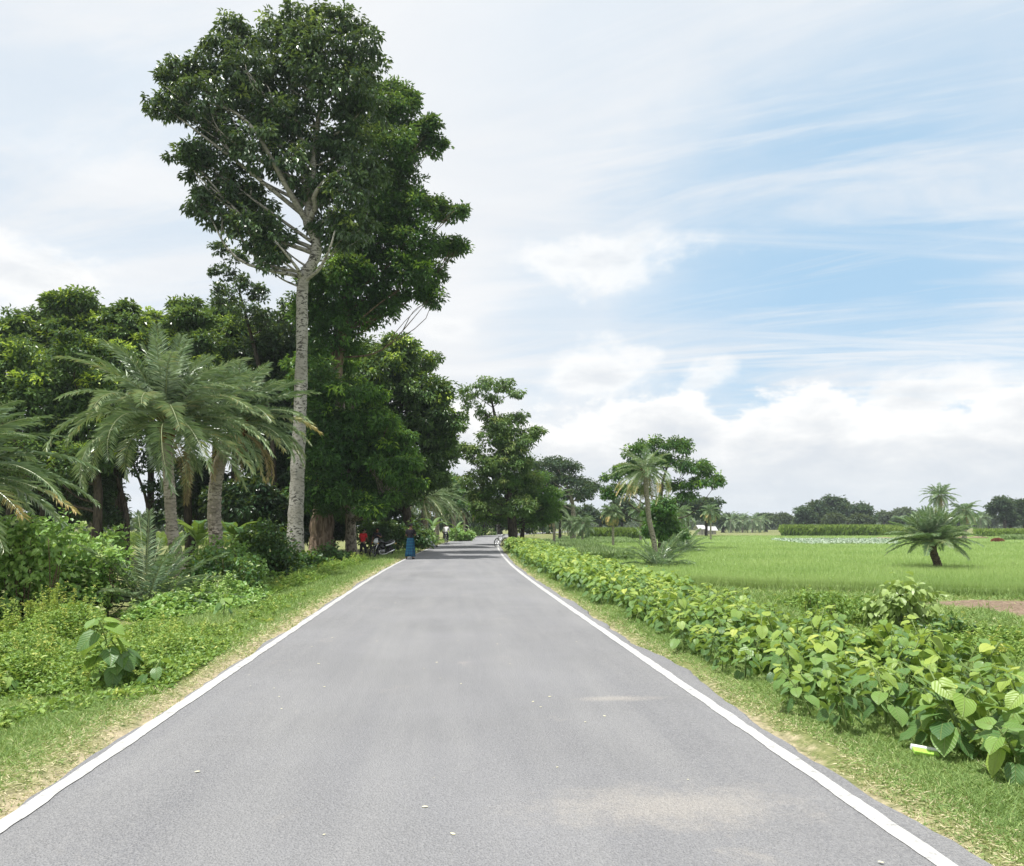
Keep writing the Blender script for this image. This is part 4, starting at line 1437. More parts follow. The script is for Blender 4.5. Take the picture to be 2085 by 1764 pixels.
tree('feathery_tree', 'bright green feathery tree with tiered sprays right of the tall roadside tree', 'tree', 62,
     [(1062, 1100, .2), (1066, 1050, .16), (1072, 990, .12), (1075, 950, .05)],
     [(1040, 905, 22, 14, -2.2), (1060, 940, 22, 13, -2.2), (1005, 960, 24, 14, -2.2), (1035, 985, 24, 14, -2.4), (1000, 1005, 20, 12, -2.2), (1020, 880, 18, 12, -2), (1100, 1010, 32, 24), (1085, 975, 26, 14), (1118, 1030, 26, 18), (1075, 1030, 32), (1060, 1000, 26), (1112, 1055, 20, 12), (1050, 1060, 24), (1090, 1060, 22), (1128, 1005, 14, 10), (1030, 1025, 20, 12), (985, 1052, 16, 9), (1005, 1058, 14, 8), (965, 1035, 14, 12)],
     'feather_leaf', 'dark_bark', 122, None, None, dict(tr=.4, cov=1.1, per=34, L=.22, W=.09, droop=.3, base=.6, flush=.2), limb_r=.06)
# rain tree beyond
tree('umbrella_tree', 'flat-topped umbrella tree with layered crown far behind the roadside tree', 'tree', 105,
     [(1168, 1075, .36), (1167, 1040, .3), (1162, 1008, .22), (1150, 980, .1)],
     [(1130, 945, 40, 12), (1100, 958, 34, 16), (1160, 955, 22, 10), (1140, 980, 38, 16), (1110, 985, 30, 16), (1190, 1002, 26, 12), (1165, 1010, 30, 14), (1207, 990, 10, 7), (1090, 975, 26, 16), (1180, 985, 12, 8)],
     'far_leaf', 'grey_bark', 123, None, None, dict(tr=.8, cov=1.0, per=30, L=.42, W=.2, base=.45), limb_r=.09)
# tree with a lobed crown standing behind the leaning palm
tree('lobed_tree', 'wide open-crowned tree with separate leafy lobes behind the leaning palm', 'tree', 68,
     [(1346, 1105, .3), (1343, 1060, .26), (1344, 1020, .22), (1350, 980, .14), (1362, 940, .06)],
     [(1290, 922, 22, 16), (1330, 908, 24, 15), (1375, 906, 24, 13), (1395, 915, 16, 12), (1300, 950, 24, 16), (1265, 960, 20, 13), (1246, 972, 13, 9), (1282, 998, 13, 9), (1252, 998, 14, 9), (1360, 938, 24, 14), (1402, 950, 24, 15), (1430, 956, 20, 14),
      (1446, 974, 19, 13), (1420, 985, 20, 10), (1460, 985, 9, 6), (1382, 990, 20, 12), (1238, 1010, 8, 5), (1312, 1000, 14, 8), (1340, 940, 20), (1400, 1012, 14, 8)],
     'feather_leaf', 'dark_bark', 124, None, None, dict(tr=.45, cov=1.0, per=30, L=.3, W=.13, base=.45, flush=.10, droop=.3, fill=.15), limb_r=.075)
tree('young_tree', 'low bushy bright green tree at the foot of the leaning palm', 'tree', 59,
     [(1350, 1105, .12), (1348, 1080, .1), (1346, 1050, .06)], [(1345, 1050, 26, 28), (1362, 1068, 26, 22), (1325, 1080, 16), (1340, 1080, 22), (1365, 1085, 20), (1352, 1030, 18)],
     'feather_leaf', 'dark_bark', 125, None, None, dict(tr=.42, cov=1.1, per=30, L=.3, W=.15, base=.5, flush=.12, droop=.6), limb_r=.05)


def small_trees(lst, name, group, leaf, Y0, seed, cat='tree'):
    for i, row in enumerate(lst):
        lab, x, y, rx, ry, Y = row[:6]
        lf = row[6] if len(row) > 6 else leaf
        rg = np.random.default_rng(seed + i)
        cl = auto_clumps(x, y, rx, ry, 11, rg, .46)
        s = Y / 100
        tree(name, lab, cat, Y, [(x, 1069.3 + 2.5 / Y * F0, .22 * s), (x + .4, y + ry * .4, .17 * s), (x, y - ry * .3, .06 * s)], cl, lf, 'dark_bark', seed + 50 + i, group, None,
             dict(tr=.55 * s, cov=.9, per=20, L=.42 * s, W=.22 * s, base=.45, fill=.1, spread=.3), limb_r=.06 * s, tn=8, ragged=2)


small_trees([
    ('dark domed tree in the dip left of the leaning palm trunk', 1266, 1042, 34, 30, 150),
    ('big dark spreading tree right of the leaning palm, its crown widest on the left', 1400, 1035, 46, 32, 140),
    ('big dark tree joined to the spreading one, right above the pale shed', 1438, 1033, 38, 30, 145),
    ('round bush-like tree under the umbrella tree', 1180, 1048, 30, 26, 130),
    ('mid green rounded tree left of the far steel tower', 1222, 1050, 34, 20, 160),
    ('small grey green tree right at the foot of the far steel tower', 1252, 1055, 22, 14, 180),
    ('low tree right behind the feathery roadside tree', 1140, 1040, 26, 24, 110),
], 'field_tree', 'trees along the far side of the field', 'far_leaf', 0, 500)
small_trees([
    ('leftmost tree of the dark clump standing over the tall crop', 1640, 1048, 30, 24, 215),
    ('second tree from the left in the dark clump over the tall crop', 1668, 1042, 26, 26, 220),
    ('highest tree in the middle of the dark clump over the tall crop', 1694, 1038, 30, 28, 222),
    ('tree just right of the highest one in the dark clump over the tall crop', 1726, 1044, 30, 24, 218),
    ('right end tree of the dark clump over the tall crop', 1758, 1048, 26, 23, 216),
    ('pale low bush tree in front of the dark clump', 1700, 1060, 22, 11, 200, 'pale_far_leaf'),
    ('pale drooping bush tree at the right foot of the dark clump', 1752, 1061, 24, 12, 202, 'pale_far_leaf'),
    ('tall dark tree near the right edge of the far tree line, crown broken by gaps', 2046, 1032, 32, 26, 175),
    ('dark tree cut by the right edge of the picture', 2086, 1040, 26, 28, 178),
    ('low skirt of foliage under the tall dark far right tree', 2058, 1058, 22, 14, 176),
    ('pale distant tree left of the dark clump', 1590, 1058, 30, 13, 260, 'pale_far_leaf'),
    ('grey green distant tree between the palms and the dark clump', 1560, 1060, 26, 12, 270),
    ('distant dark tree behind the row of far palms', 1500, 1062, 30, 11, 280),
    ('distant tree low on the horizon right of the pale shed', 1472, 1060, 22, 12, 240),
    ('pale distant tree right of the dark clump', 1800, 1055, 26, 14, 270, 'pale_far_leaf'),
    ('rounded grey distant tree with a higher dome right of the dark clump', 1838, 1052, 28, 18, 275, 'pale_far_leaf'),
    ('small dark distant tree standing over the yellow green crop strip', 1830, 1066, 10, 9, 210),
    ('distant tree left of the bushy date palm in the field', 1872, 1058, 24, 13, 265),
    ('distant tree seen between the bushy date palm and the far right tree', 1985, 1058, 26, 13, 260),
    ('pale distant tree left of the far right tree', 2016, 1060, 24, 13, 255, 'pale_far_leaf'),
    ('distant tree behind the twin field palms', 1940, 1060, 28, 12, 270),
], 'distant_tree', 'distant trees on the horizon', 'far_leaf', 0, 600)
small_trees([
    ('tree closing the left side of the road bend behind the cyclist', 905, 1000, 44, 60, 96, 'feather_leaf'),
    ('dark tree behind the road bend, left of the roadside tree', 950, 1010, 40, 56, 104, 'far_leaf'),
    ('low dark tree right at the end of the visible road', 985, 1045, 34, 36, 118, 'far_leaf'),
    ('tree seen over the road bend under the roadside tree crown', 1015, 1040, 34, 34, 128, 'feather_leaf'),
    ('low distant tree left behind the cyclist', 872, 1066, 42, 26, 132),
    ('low distant tree right behind the cyclist', 922, 1066, 40, 24, 140),
    ('low distant bushy tree closing the end of the visible road', 975, 1068, 36, 20, 155),
    ('low distant tree seen under the roadside tree, left of its trunk', 1020, 1068, 30, 18, 150),
    ('low distant tree right of the roadside tree trunk', 1075, 1066, 34, 20, 138),
    ('low distant tree behind the dark skirted palm', 1115, 1064, 34, 22, 142),
    ('shaded tree behind the left roadside palms', 860, 1020, 40, 54, 84, 'dark_leaf'),
], 'bend_tree', 'trees around the road bend', 'far_leaf', 0, 700)
# a far-off wood that reads as one mass
rg = np.random.default_rng(77)
g = G()
cl = []
for x in np.arange(1100, 2140, 9):
    Y = rg.uniform(330, 400)
    r = rg.uniform(7, 13)
    c = P(x, 1069 - rg.uniform(-2, 4), Y)
    cl.append([*c, pxs(r * 1.4, Y), pxs(r, Y), pxs(r, Y)])
for x in np.arange(-60, 620, 14):
    Y = rg.uniform(170, 210)
    r = rg.uniform(9, 15)
    c = P(x, 1064, Y)
    cl.append([*c, pxs(r * 1.4, Y), pxs(r, Y), pxs(r, Y)])
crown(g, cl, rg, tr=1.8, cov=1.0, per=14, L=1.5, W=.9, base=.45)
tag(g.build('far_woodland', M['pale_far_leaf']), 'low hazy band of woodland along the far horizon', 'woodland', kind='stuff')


# ------------------------------------------------------------------ palms
def frond(g, gr, base, az, el0, length, droop, rng, nl=46, ll=.34, lw=.03, tone=.45, wind=(0, 0, 0), tipdry=0.0, r0=.022):
    n = 22
    s = np.linspace(0, 1, n)
    el = el0 - droop * s ** 1.25
    d = np.c_[np.cos(el) * math.cos(az), np.cos(el) * math.sin(az), np.sin(el)] + np.outer(s ** 1.2, wind)
    d = nrm(d)
    pts = base + np.concatenate([[[0, 0, 0]], np.cumsum(d[:-1] * length / (n - 1), 0)])
    tube(gr, pts, np.linspace(r0, .005, n), 5, r=.75, cap=False)
    k = nl
    sl = np.linspace(.14, .995, k)
    for side in (-1, 1):
        q = np.stack([np.interp(sl, s, pts[:, i]) for i in range(3)], 1)
        T = nrm(np.stack([np.interp(sl, s, d[:, i]) for i in range(3)], 1))
        S = nrm(np.cross(T, [0, 0, 1.]))
        U = np.cross(S, T)
        fw = np.interp(sl, [0, .5, 1], [.45, .65, 1.3])
        L = ll * np.interp(sl, [.1, .25, .6, .9, 1], [.55, 1, 1.0, .62, .45]) * rng.uniform(.85, 1.12, k)
        dr = T * fw[:, None] + S * side + U * rng.normal(.28, .22, (k, 1)) + np.array([0, 0, -.12])
        tn = np.clip(tone + rng.normal(0, .09, k) + tipdry * np.clip((sl - .45) * 2, 0, 1), 0, 1)
        leaves(g, q, nrm(dr), nrm(U + rng.normal(size=(k, 3)) * .25), L, lw * rng.uniform(.8, 1.2, k), tn, 'd', .18, .03)


def palm(label, crown_c, trunk_pts, tr, seed, n=46, length=3.2, group=None, bark='palm_bark', wind=(0, 0, 0), el=(-.5, 1.35), droop=(.9, 1.7), nl=46, ll=.36, lw=.032, dead=6, dry=.10, base_z=None, name='date_palm', boots=True, ring=.09, tone=.45, yellow=None):
    rng = np.random.default_rng(seed)
    tp = np.array(trunk_pts, float)
    base = tp[0]
    root = thing(name, label, 'palm', base, 0, group)
    cc = np.array(crown_c, float)
    path = spline(np.concatenate([tp, [cc]]), 10)
    L = np.concatenate([[0], np.cumsum(np.linalg.norm(np.diff(path, axis=0), axis=1))])
    m_ = max(8, int(L[-1] / (ring / 2)))
    sL = np.linspace(0, L[-1], m_)
    pp = np.stack([np.interp(sL, L, path[:, i]) for i in range(3)], 1)
    rad = tr * np.interp(sL / L[-1], [0, .08, .5, .9, 1], [1.25, 1.05, .95, .9, 1.0]) * (1 + .06 * np.sin(sL / ring * 2 * PI) + rng.normal(0, .025, m_))
    g = G()
    tube(g, pp, rad, 12, jit=.05, rng=rng)
    g.build('trunk', M[bark], root, True)
    if boots:
        g = G()
        for k in range(34):
            a = rng.uniform(0, 2 * PI)
            h = rng.uniform(-.45, .12)
            b0 = cc + [math.cos(a) * tr * .8, math.sin(a) * tr * .8, h]
            b1 = b0 + np.array([math.cos(a) * .16, math.sin(a) * .16, .22 + .1 * rng.random()])
            tube(g, [b0, b1], [.05, .022], 5)
        g.build('leaf_bases', M['palm_boot'], root, True)
    g, gd = G(), G()
    ga = 2.39996
    for k in range(n):
        f = k / max(n - 1, 1)
        az = k * ga + rng.normal(0, .12)
        e0 = el[1] + (el[0] - el[1]) * f ** 1.1 + rng.normal(0, .08)
        dd = droop[0] + (droop[1] - droop[0]) * f + rng.normal(0, .1)
        ln = length * rng.uniform(.85, 1.08) * (1 - .25 * (1 - f) ** 3)
        frond(g, g, cc + [math.cos(az) * tr * .4, math.sin(az) * tr * .4, .05], az, e0, ln, dd * (1 if e0 > 0 else .7), rng, nl, ll, lw, tone + rng.normal(0, .07), wind, dry * (f > .55) * rng.uniform(.3, 1.6))
    if yellow:
        for az, e0, dd, ln in yellow:
            frond(g, g, cc, az, e0, ln, dd, rng, nl, ll, lw, .5, wind, .55)
    g.build('crown', M['palm_leaf'], root)
    if dead:
        for k in range(dead):
            az = rng.uniform(0, 2 * PI)
            frond(gd, gd, cc + [math.cos(az) * tr * .9, math.sin(az) * tr * .9, -.2], az, -.5, length * .72, 1.25, rng, int(nl * .7), ll * .7, lw, .5, (0, 0, 0), .2)
        gd.build('withered_fronds', M['palm_dry'], root)
    return root


def gpt(x, y, Y):
    p = P(x, y, Y)
    return np.array([p[0], p[1], float(gz(p[0], p[1])) - .05])


Y = 21.5
palm('nearest date palm with a leaning ringed trunk and windswept grey green crown', P(341, 872, Y), [gpt(372, 1190, Y), P(364, 1150, Y), P(351, 1085, Y), P(345, 990, Y), P(340, 920, Y)], 0.16, 201, 62, 3.3, None, wind=(.34, 0, .06),
     nl=58, lw=.026, ll=.46, dead=1, dry=.08, el=(-.02, 1.48), droop=(.7, 1.95), tone=.56)
Y = 25.5
palm('date palm behind the nearest one with withered fronds hanging on its thick trunk', P(482, 868, Y), [gpt(446, 1140, Y), P(441, 1110, Y), P(436, 1040, Y), P(446, 950, Y)], .225, 202, 44, 2.95, None, wind=(.36, 0, .05), nl=56, lw=.029, ll=.47, dead=4, dry=.3,
     el=(.0, 1.5), droop=(.75, 1.75))
Y = 14.6
c3 = P(-105, 975, Y)
palm('low date palm at the left picture edge with one yellowed drooping frond', c3, [np.array([c3[0] - .25, Y, -.85]), np.array([c3[0] - .12, Y, .4])], .2, 203, 40, 2.5, None, wind=(.35, 0, 0), nl=56, lw=.021, ll=.36, dead=2,
     el=(-.05, 1.4), droop=(.8, 1.7), yellow=[(R(-6), .12, 1.0, 2.55), (R(-28), .05, 1.1, 2.2)])


def bush_palm(label, base, n, length, seed, el=(.05, 1.35), droop=(.5, 1.1), wind=(0, 0, 0), trunk=None, group=None, nl=48, ll=.3, lw=.022, tone=.4):
    rng = np.random.default_rng(seed)
    root = thing('young_date_palm', label, 'palm', base, 0, group)
    g = G()
    b = np.array(base, float)
    tube(g, [b, b + [0, 0, .12], b + [.01, 0, .3]], [.13, .12, .05], 10, jit=.08, rng=rng)
    g.build('stem_base', M['palm_boot'], root, True)
    g = G()
    for k in range(n):
        f = k / (n - 1)
        az = k * 2.39996 + rng.normal(0, .15)
        frond(g, g, b + [math.cos(az) * .06, math.sin(az) * .06, .15], az, el[1] + (el[0] - el[1]) * f + rng.normal(0, .08), length * rng.uniform(.75, 1.08), droop[0] + (droop[1] - droop[0]) * f + rng.normal(0, .08), rng, nl, ll, lw, tone + rng.normal(0, .06), wind, .03, .014)
    g.build('fronds', M['palm_leaf'], root)
    return root


bush_palm('stemless young date palm in front of the leaning palm trunk on the left', gpt(300, 1215, 17.5), 26, 2.1, 210, el=(.15, 1.4), droop=(.4, .9), wind=(.12, 0, 0))
# left roadside palms beyond the people
for i, (x, y, Y, lab, tx) in enumerate([
        (862, 1014, 66, 'shaded roadside date palm nearest behind the man in the lungi', 866),
        (892, 1016, 80, 'roadside date palm with pale arching fronds above the cyclist', 890),
        (924, 1022, 97, 'roadside date palm right of the cyclist with long drooping fronds', 924),
        (947, 1030, 112, 'last roadside date palm before the left road bend', 947)]):
    palm(lab, P(x, y, Y), [gpt(tx, 1095, Y), P(tx, 1060, Y)], .24, 220 + i, 40, 3.5, 'date palms along the left road edge', wind=(.5, 0, -.05), nl=34, ll=.48, lw=.05, dead=4, dry=.1, el=(-.55, 1.2), droop=(.8, 1.6), tone=.5)
# right palms
palm('leaning date palm in the field with a ragged pale crown and bent ringed trunk', P(1313, 962, 52), [gpt(1336, 1122, 52), P(1331, 1100, 52), P(1322, 1060, 52), P(1317, 1010, 52)], .19, 230, 34, 2.9, None, wind=(-.35, 0, -.05), nl=36, ll=.42, lw=.045,
     dead=5, dry=.4, el=(-.7, 1.2), droop=(.9, 1.7), tone=.55)
bush_palm('large stemless date palm spreading at the edge of the paddy field', gpt(1342, 1152, 40), 34, 2.5, 231, el=(.0, 1.3), droop=(.5, 1.2), nl=40, ll=.36, lw=.034)
bush_palm('grey green stemless date palm right behind the leaning palm', gpt(1392, 1112, 62), 32, 3.0, 232, el=(-.05, 1.3), droop=(.5, 1.2), nl=36, ll=.42, lw=.05)
Yf = 41
b0 = PG(1914, 1166, -.85)
Yf = b0[1]
palm('bushy date palm alone in the paddy field on a short leaning brown trunk', P(1899, 1108, Yf), [np.array([b0[0], Yf, -.9]), P(1908, 1146, Yf), P(1901, 1126, Yf)], .2, 233, 80, 2.2, None, 'palm_bark_brown', wind=(-.05, 0, .05), nl=44, ll=.38, lw=.036, dead=0, dry=0,
     el=(.1, 1.55), droop=(.2, 1.0), tone=.48, boots=False)
palm('taller date palm rising behind the bushy field palm', P(1914, 1010, 88), [gpt(1916, 1096, 88), P(1915, 1050, 88)], .26, 234, 34, 2.3, 'pair of palms behind the bushy field palm', nl=26, ll=.45, lw=.07, dead=2, dry=.1, el=(-.6, 1.3), droop=(.6, 1.1), boots=False)
palm('shorter date palm with a drooping crown right behind the bushy field palm', P(1964, 1040, 88), [gpt(1962, 1096, 88), P(1964, 1070, 88)], .26, 235, 34, 2.4, 'pair of palms behind the bushy field palm', nl=26, ll=.45, lw=.07, dead=3, dry=.2, el=(-.8, 1.1), droop=(.9, 1.5), boots=False)
for i, (x, y, Y, ln, lab, b) in enumerate([
        (1386, 1048, 92, 2.3, 'mid distance date palm between the grey green palm and the dark spreading tree', 1388),
        (1447, 1042, 112, 1.9, 'slim rusty crowned palm standing before the pale shed', 1447),
        (1303, 1040, 90, 1.8, 'drooping palm left of the leaning palm trunk', 1304),
        (1246, 1045, 80, 1.6, 'thin ragged palm on a pole-like trunk left of the leaning palm', 1248),
        (1122, 1030, 78, 3.4, 'date palm with a dark hanging skirt behind the feathery roadside tree', 1128),
        (1188, 1068, 92, 2.0, 'low wide palm at the field edge under the umbrella tree', 1186),
        (1163, 1066, 96, 1.8, 'small bare-trunked palm left of the low wide palm', 1163),
        (1835 + 0, 1062, 230, 4.0, 'far palm left of the tall bushy field palm', 1835),
        (1488, 1060, 235, 5.0, 'first far palm of the row on the horizon right of the pale shed', 1488),
        (1512, 1061, 240, 5.0, 'second far palm of the row on the horizon right of the pale shed', 1512),
        (1532, 1060, 236, 5.2, 'third far palm of the row on the horizon, with a wide drooping crown', 1532),
        (1548, 1061, 242, 5.0, 'fourth far palm of the row on the horizon, nearest to the dark clump', 1548),
        (1996, 1055, 215, 4.2, 'far palm in the tree line left of the far right tree', 1996),
        (336, 1042, 110, 3.0, 'far palm seen through the gap in the left grove', 338)]):
    palm(lab, P(x, y, Y), [gpt(b, 1095, Y), P(b, 1069, Y)], .14 if Y < 130 else .3, 240 + i, 30 if Y < 130 else 24, ln, 'palms scattered beyond the field', nl=22 if Y < 130 else 14, ll=.5 if Y < 130 else .9, lw=.07 if Y < 130 else .22,
         dead=4 if i in (1, 3, 4) else 0, dry=.5 if i in (1, 3) else .1, el=(-.9, 1.2), droop=(.8, 1.5), boots=False, tone=.4)


# bananas
def banana(label, base, h, seed, n=8, group=None, ll=1.7):
    rng = np.random.default_rng(seed)
    root = thing('banana_plant', label, 'banana plant', base, 0, group)
    b = np.array(base, float)
    g = G()
    tube(g, [b, b + [.02, 0, h * .5], b + [.05, 0, h]], [.11, .09, .05], 10)
    g.build('stem', M['stem'], root, True)
    g = G()
    for k in range(n):
        az = k * 2.4 + rng.normal(0, .2)
        e0 = rng.uniform(.5, 1.25)
        L = ll * rng.uniform(.8, 1.1)
        s = np.linspace(0, 1, 14)
        el = e0 - 1.7 * s ** 1.3
        d = np.c_[np.cos(el) * math.cos(az), np.cos(el) * math.sin(az), np.sin(el)]
        pts = b + [.05, 0, h] + np.concatenate([[[0, 0, 0]], np.cumsum(d[:-1] * L / 13, 0)])
        S = nrm(np.cross(d, [0, 0, 1.]))
        w = .24 * np.interp(s, [0, .12, .2, .6, .9, 1], [.05, .08, .8, 1, .6, .03])
        U = np.cross(S, d)
        jag = rng.uniform(.75, 1.05, (14, 2))
        V = np.stack([pts - S * (w * jag[:, 0])[:, None] + U * (w * .3)[:, None] - [0, 0, .03], pts, pts + S * (w * jag[:, 1])[:, None] + U * (w * .3)[:, None] - [0, 0, .03]], 1)
        ii = np.arange(13)[:, None] * 3
        jj = np.arange(2)[None, :]
        g.add(V.reshape(-1, 3), [np.stack([ii + jj, ii + jj + 1, ii + 4 + jj, ii + 3 + jj], -1).reshape(-1, 4)], rng.uniform(.3, .8))
        tube(g, pts, np.linspace(.02, .006, 14), 4, r=.9, cap=False)
    g.build('leaves', M['banana_leaf'], root)
    return root


banana('banana plant with drooping torn leaves between the two near date palms', gpt(398, 1115, 27), 1.5, 260)
banana('banana plant half hidden behind the thick palm trunk on the left', gpt(470, 1112, 29), 1.6, 261)
banana('small banana plant behind the cyclist on the left verge', gpt(880, 1100, 62), 1.4, 262, 7)
banana('banana plant at the right of the cyclist beside the road bend', gpt(928, 1100, 74), 1.2, 263, 7)


# ------------------------------------------------------------------ shrubs
def shrub(label, Y, clumps, leaf, seed, name='leafy_shrub', L=.12, W=.075, tr=.22, per=14, cov=1.1, base_z=None, kind='o', group=None, droop=.35, flush=.06, cat='shrub', b=.42):
    rng = np.random.default_rng(seed)
    cs = []
    for row in clumps:
        x, y, r = row[:3]
        ry = row[3] if len(row) > 3 else r
        cs.append([*P(x, y, Y + rng.uniform(-.6, .6) * pxs(r, Y)), pxs(r, Y), pxs(r, Y), pxs(ry, Y)])
    cs = np.array(cs)
    bx, by = cs[:, 0].mean(), cs[:, 1].mean()
    bz = float(gz(bx, by))
    root = thing(name, label, cat, (bx, by, bz), 0, group)
    g = G()
    for c in cs:
        for k in range(5):
            e = c[:3] + rng.normal(size=3) * c[3:6] * .4
            s0 = np.array([bx + (c[0] - bx) * .92 + rng.normal(0, .06), by + (c[1] - by) * .92 + .1, bz - .05])
            s0[2] = float(gz(s0[0], s0[1])) - .05
            tube(g, spline(np.array([s0, (s0 + e) / 2 + rng.normal(size=3) * .06, e]), 3), np.linspace(.018, .006, 7), 4)
    g.build('stems', M['woody_stem'], root, True)
    g = G()
    crown(g, cs, rng, tr=tr, cov=cov, per=per, L=L, W=W, droop=droop, kind=kind, flush=flush, base=b)
    g.build('foliage', M[leaf], root)
    return root


shrub('big light green shrub with oval leaves at the left picture edge', 15.5, [(-20, 1100, 40), (60, 1110, 40), (110, 1115, 30), (20, 1130, 60), (-40, 1150, 70), (60, 1180, 60), (10, 1220, 60), (90, 1230, 50), (-60, 1240, 60), (25, 1090, 30), (60, 1255, 45, 30)], 'shrub_leaf', 401, L=.14, W=.09, b=.5, flush=.2)
shrub('light green shrub between the left edge shrub and the young date palm', 17, [(130, 1150, 50), (180, 1140, 46), (150, 1200, 55), (200, 1190, 46), (110, 1230, 44), (180, 1245, 46), (225, 1150, 30)], 'shrub_leaf', 402, L=.14, W=.09, b=.48, flush=.15)
shrub('pale leaved shrub under the yellow palm frond', 21, [(125, 1075, 26), (165, 1100, 24), (215, 1110, 24), (85, 1085, 24), (240, 1100, 20)], 'shrub_leaf', 403, L=.14, W=.09)
shrub('dark shrub below the nearest date palm, right of its leaning trunk', 20, [(400, 1170, 40), (440, 1150, 40), (480, 1180, 44), (420, 1200, 40), (500, 1195, 34)], 'deep_shrub_leaf', 404, L=.12, W=.08)
shrub('mid green shrub in front of the thick palm trunk', 23, [(450, 1130, 34), (480, 1140, 34), (430, 1150, 30), (515, 1165, 30), (410, 1130, 22)], 'shrub_leaf', 405, L=.13, W=.085, b=.3)
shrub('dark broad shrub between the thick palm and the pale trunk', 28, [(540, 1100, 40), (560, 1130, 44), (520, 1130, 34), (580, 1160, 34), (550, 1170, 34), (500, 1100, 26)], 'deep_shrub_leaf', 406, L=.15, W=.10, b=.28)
shrub('glossy shrub wrapped round the foot of the tall pale trunk', 31, [(600, 1158, 30), (640, 1150, 26), (570, 1175, 28), (620, 1170, 26), (650, 1170, 20)], 'deep_shrub_leaf', 407, L=.17, W=.11)
shrub('low shrub right of the pale trunk, below the thick brown trunk', 37, [(670, 1135, 26), (695, 1140, 22), (650, 1140, 18), (715, 1148, 18, 12)], 'deep_shrub_leaf', 408, L=.17, W=.11)
shrub('low rounded shrub on the grass below the pale trunk', 26, [(560, 1185, 24, 16), (590, 1190, 22, 14), (535, 1185, 18, 12)], 'shrub_leaf', 409, L=.13, W=.09)
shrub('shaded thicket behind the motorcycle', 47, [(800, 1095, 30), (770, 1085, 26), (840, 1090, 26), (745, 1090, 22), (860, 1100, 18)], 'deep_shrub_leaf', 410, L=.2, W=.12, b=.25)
shrub('roadside bush left of the cyclist', 58, [(860, 1095, 14), (880, 1098, 12), (845, 1098, 12)], 'shrub_leaf', 411, L=.2, W=.12)
shrub('leafy bush right of the cyclist at the left road edge', 76, [(925, 1090, 12), (940, 1092, 12), (955, 1092, 10)], 'shrub_leaf', 412, L=.25, W=.15)
shrub('low green bush beyond the road bend', 118, [(965, 1086, 16), (990, 1086, 14), (940, 1084, 12)], 'shrub_leaf', 413, L=.4, W=.25, tr=.6)
shrub('upright big-leaved bush on the ditch bank before the paddy field', 17.0, [(1832, 1215, 40), (1815, 1245, 40), (1860, 1235, 40), (1880, 1215, 24), (1840, 1260, 40), (1870, 1255, 28), (1800, 1275, 22)], 'row_leaf', 414, L=.2, W=.15, tr=.24, per=9, droop=.9)
shrub('low dark-hearted bush on the bank right of the upright big-leaved bush', 15.5, [(1930, 1275, 36, 26), (1965, 1285, 34, 24), (1900, 1290, 34, 22), (1990, 1300, 28, 18)], 'deep_shrub_leaf', 415, L=.10, W=.07)
shrub('tangled low bush on the ditch bank left of the upright big-leaved bush', 18, [(1690, 1225, 40, 22), (1730, 1240, 44, 26), (1770, 1240, 36, 26), (1650, 1218, 30, 16)], 'weed_leaf', 416, L=.09, W=.06, b=.3)


# ------------------------------------------------------------------ single broad-leaved plants
def plant_geo(rng, h, nodes, leaf, spread=1.35, droop=1.0, young=.75):
    """stem geometry and leaf geometry at the origin"""
    gs, gl = G(), G()
    lean = rng.normal(0, .28, 2)
    zs = np.linspace(0, h, 6)
    st = np.c_[lean[0] * (zs / h) ** 1.5 * h, lean[1] * (zs / h) ** 1.5 * h, zs]
    tube(gs, st, np.linspace(.011, .005, 6), 6)
    a0 = rng.uniform(0, PI)
    for k in range(nodes):
        f = (k + .6) / nodes
        z = h * (.18 + .82 * f ** .75)
        c = np.array([np.interp(z, zs, st[:, 0]), np.interp(z, zs, st[:, 1]), min(z, h)])
        for s in (0, 1):
            a = a0 + k * PI / 2 + s * PI + rng.normal(0, .6)
            up = .1 + .5 * f ** 2 + rng.normal(0, .12)
            size = leaf * (1.0 - .38 * f ** 4) * rng.uniform(.8, 1.15)
            d = np.array([math.cos(a), math.sin(a), up])
            d = d / np.linalg.norm(d)
            pl_ = size * .55 * spread * (1.05 - .7 * f)
            e = c + d * pl_
            tube(gs, [c, c + d * pl_ * .5 + [0, 0, .01], e], [.0045, .003, .0025], 4, cap=False)
            td = np.array([math.cos(a), math.sin(a), -droop * (.75 - .6 * f) + rng.normal(0, .25)])
            N = np.array([-math.cos(a) * td[2] + rng.normal(0, .25), -math.sin(a) * td[2] + rng.normal(0, .25), 1.0])
            tone = 1.0 if rng.random() < .0 else np.clip(.22 + (young - .22) * f ** 1.6 + rng.normal(0, .13), 0, .93)
            heart_leaf(gl, e, td, N, size, size * rng.uniform(.72, .88), tone, rng.uniform(.3, .9), rng.uniform(.05, .3), rng)
    return gs, gl


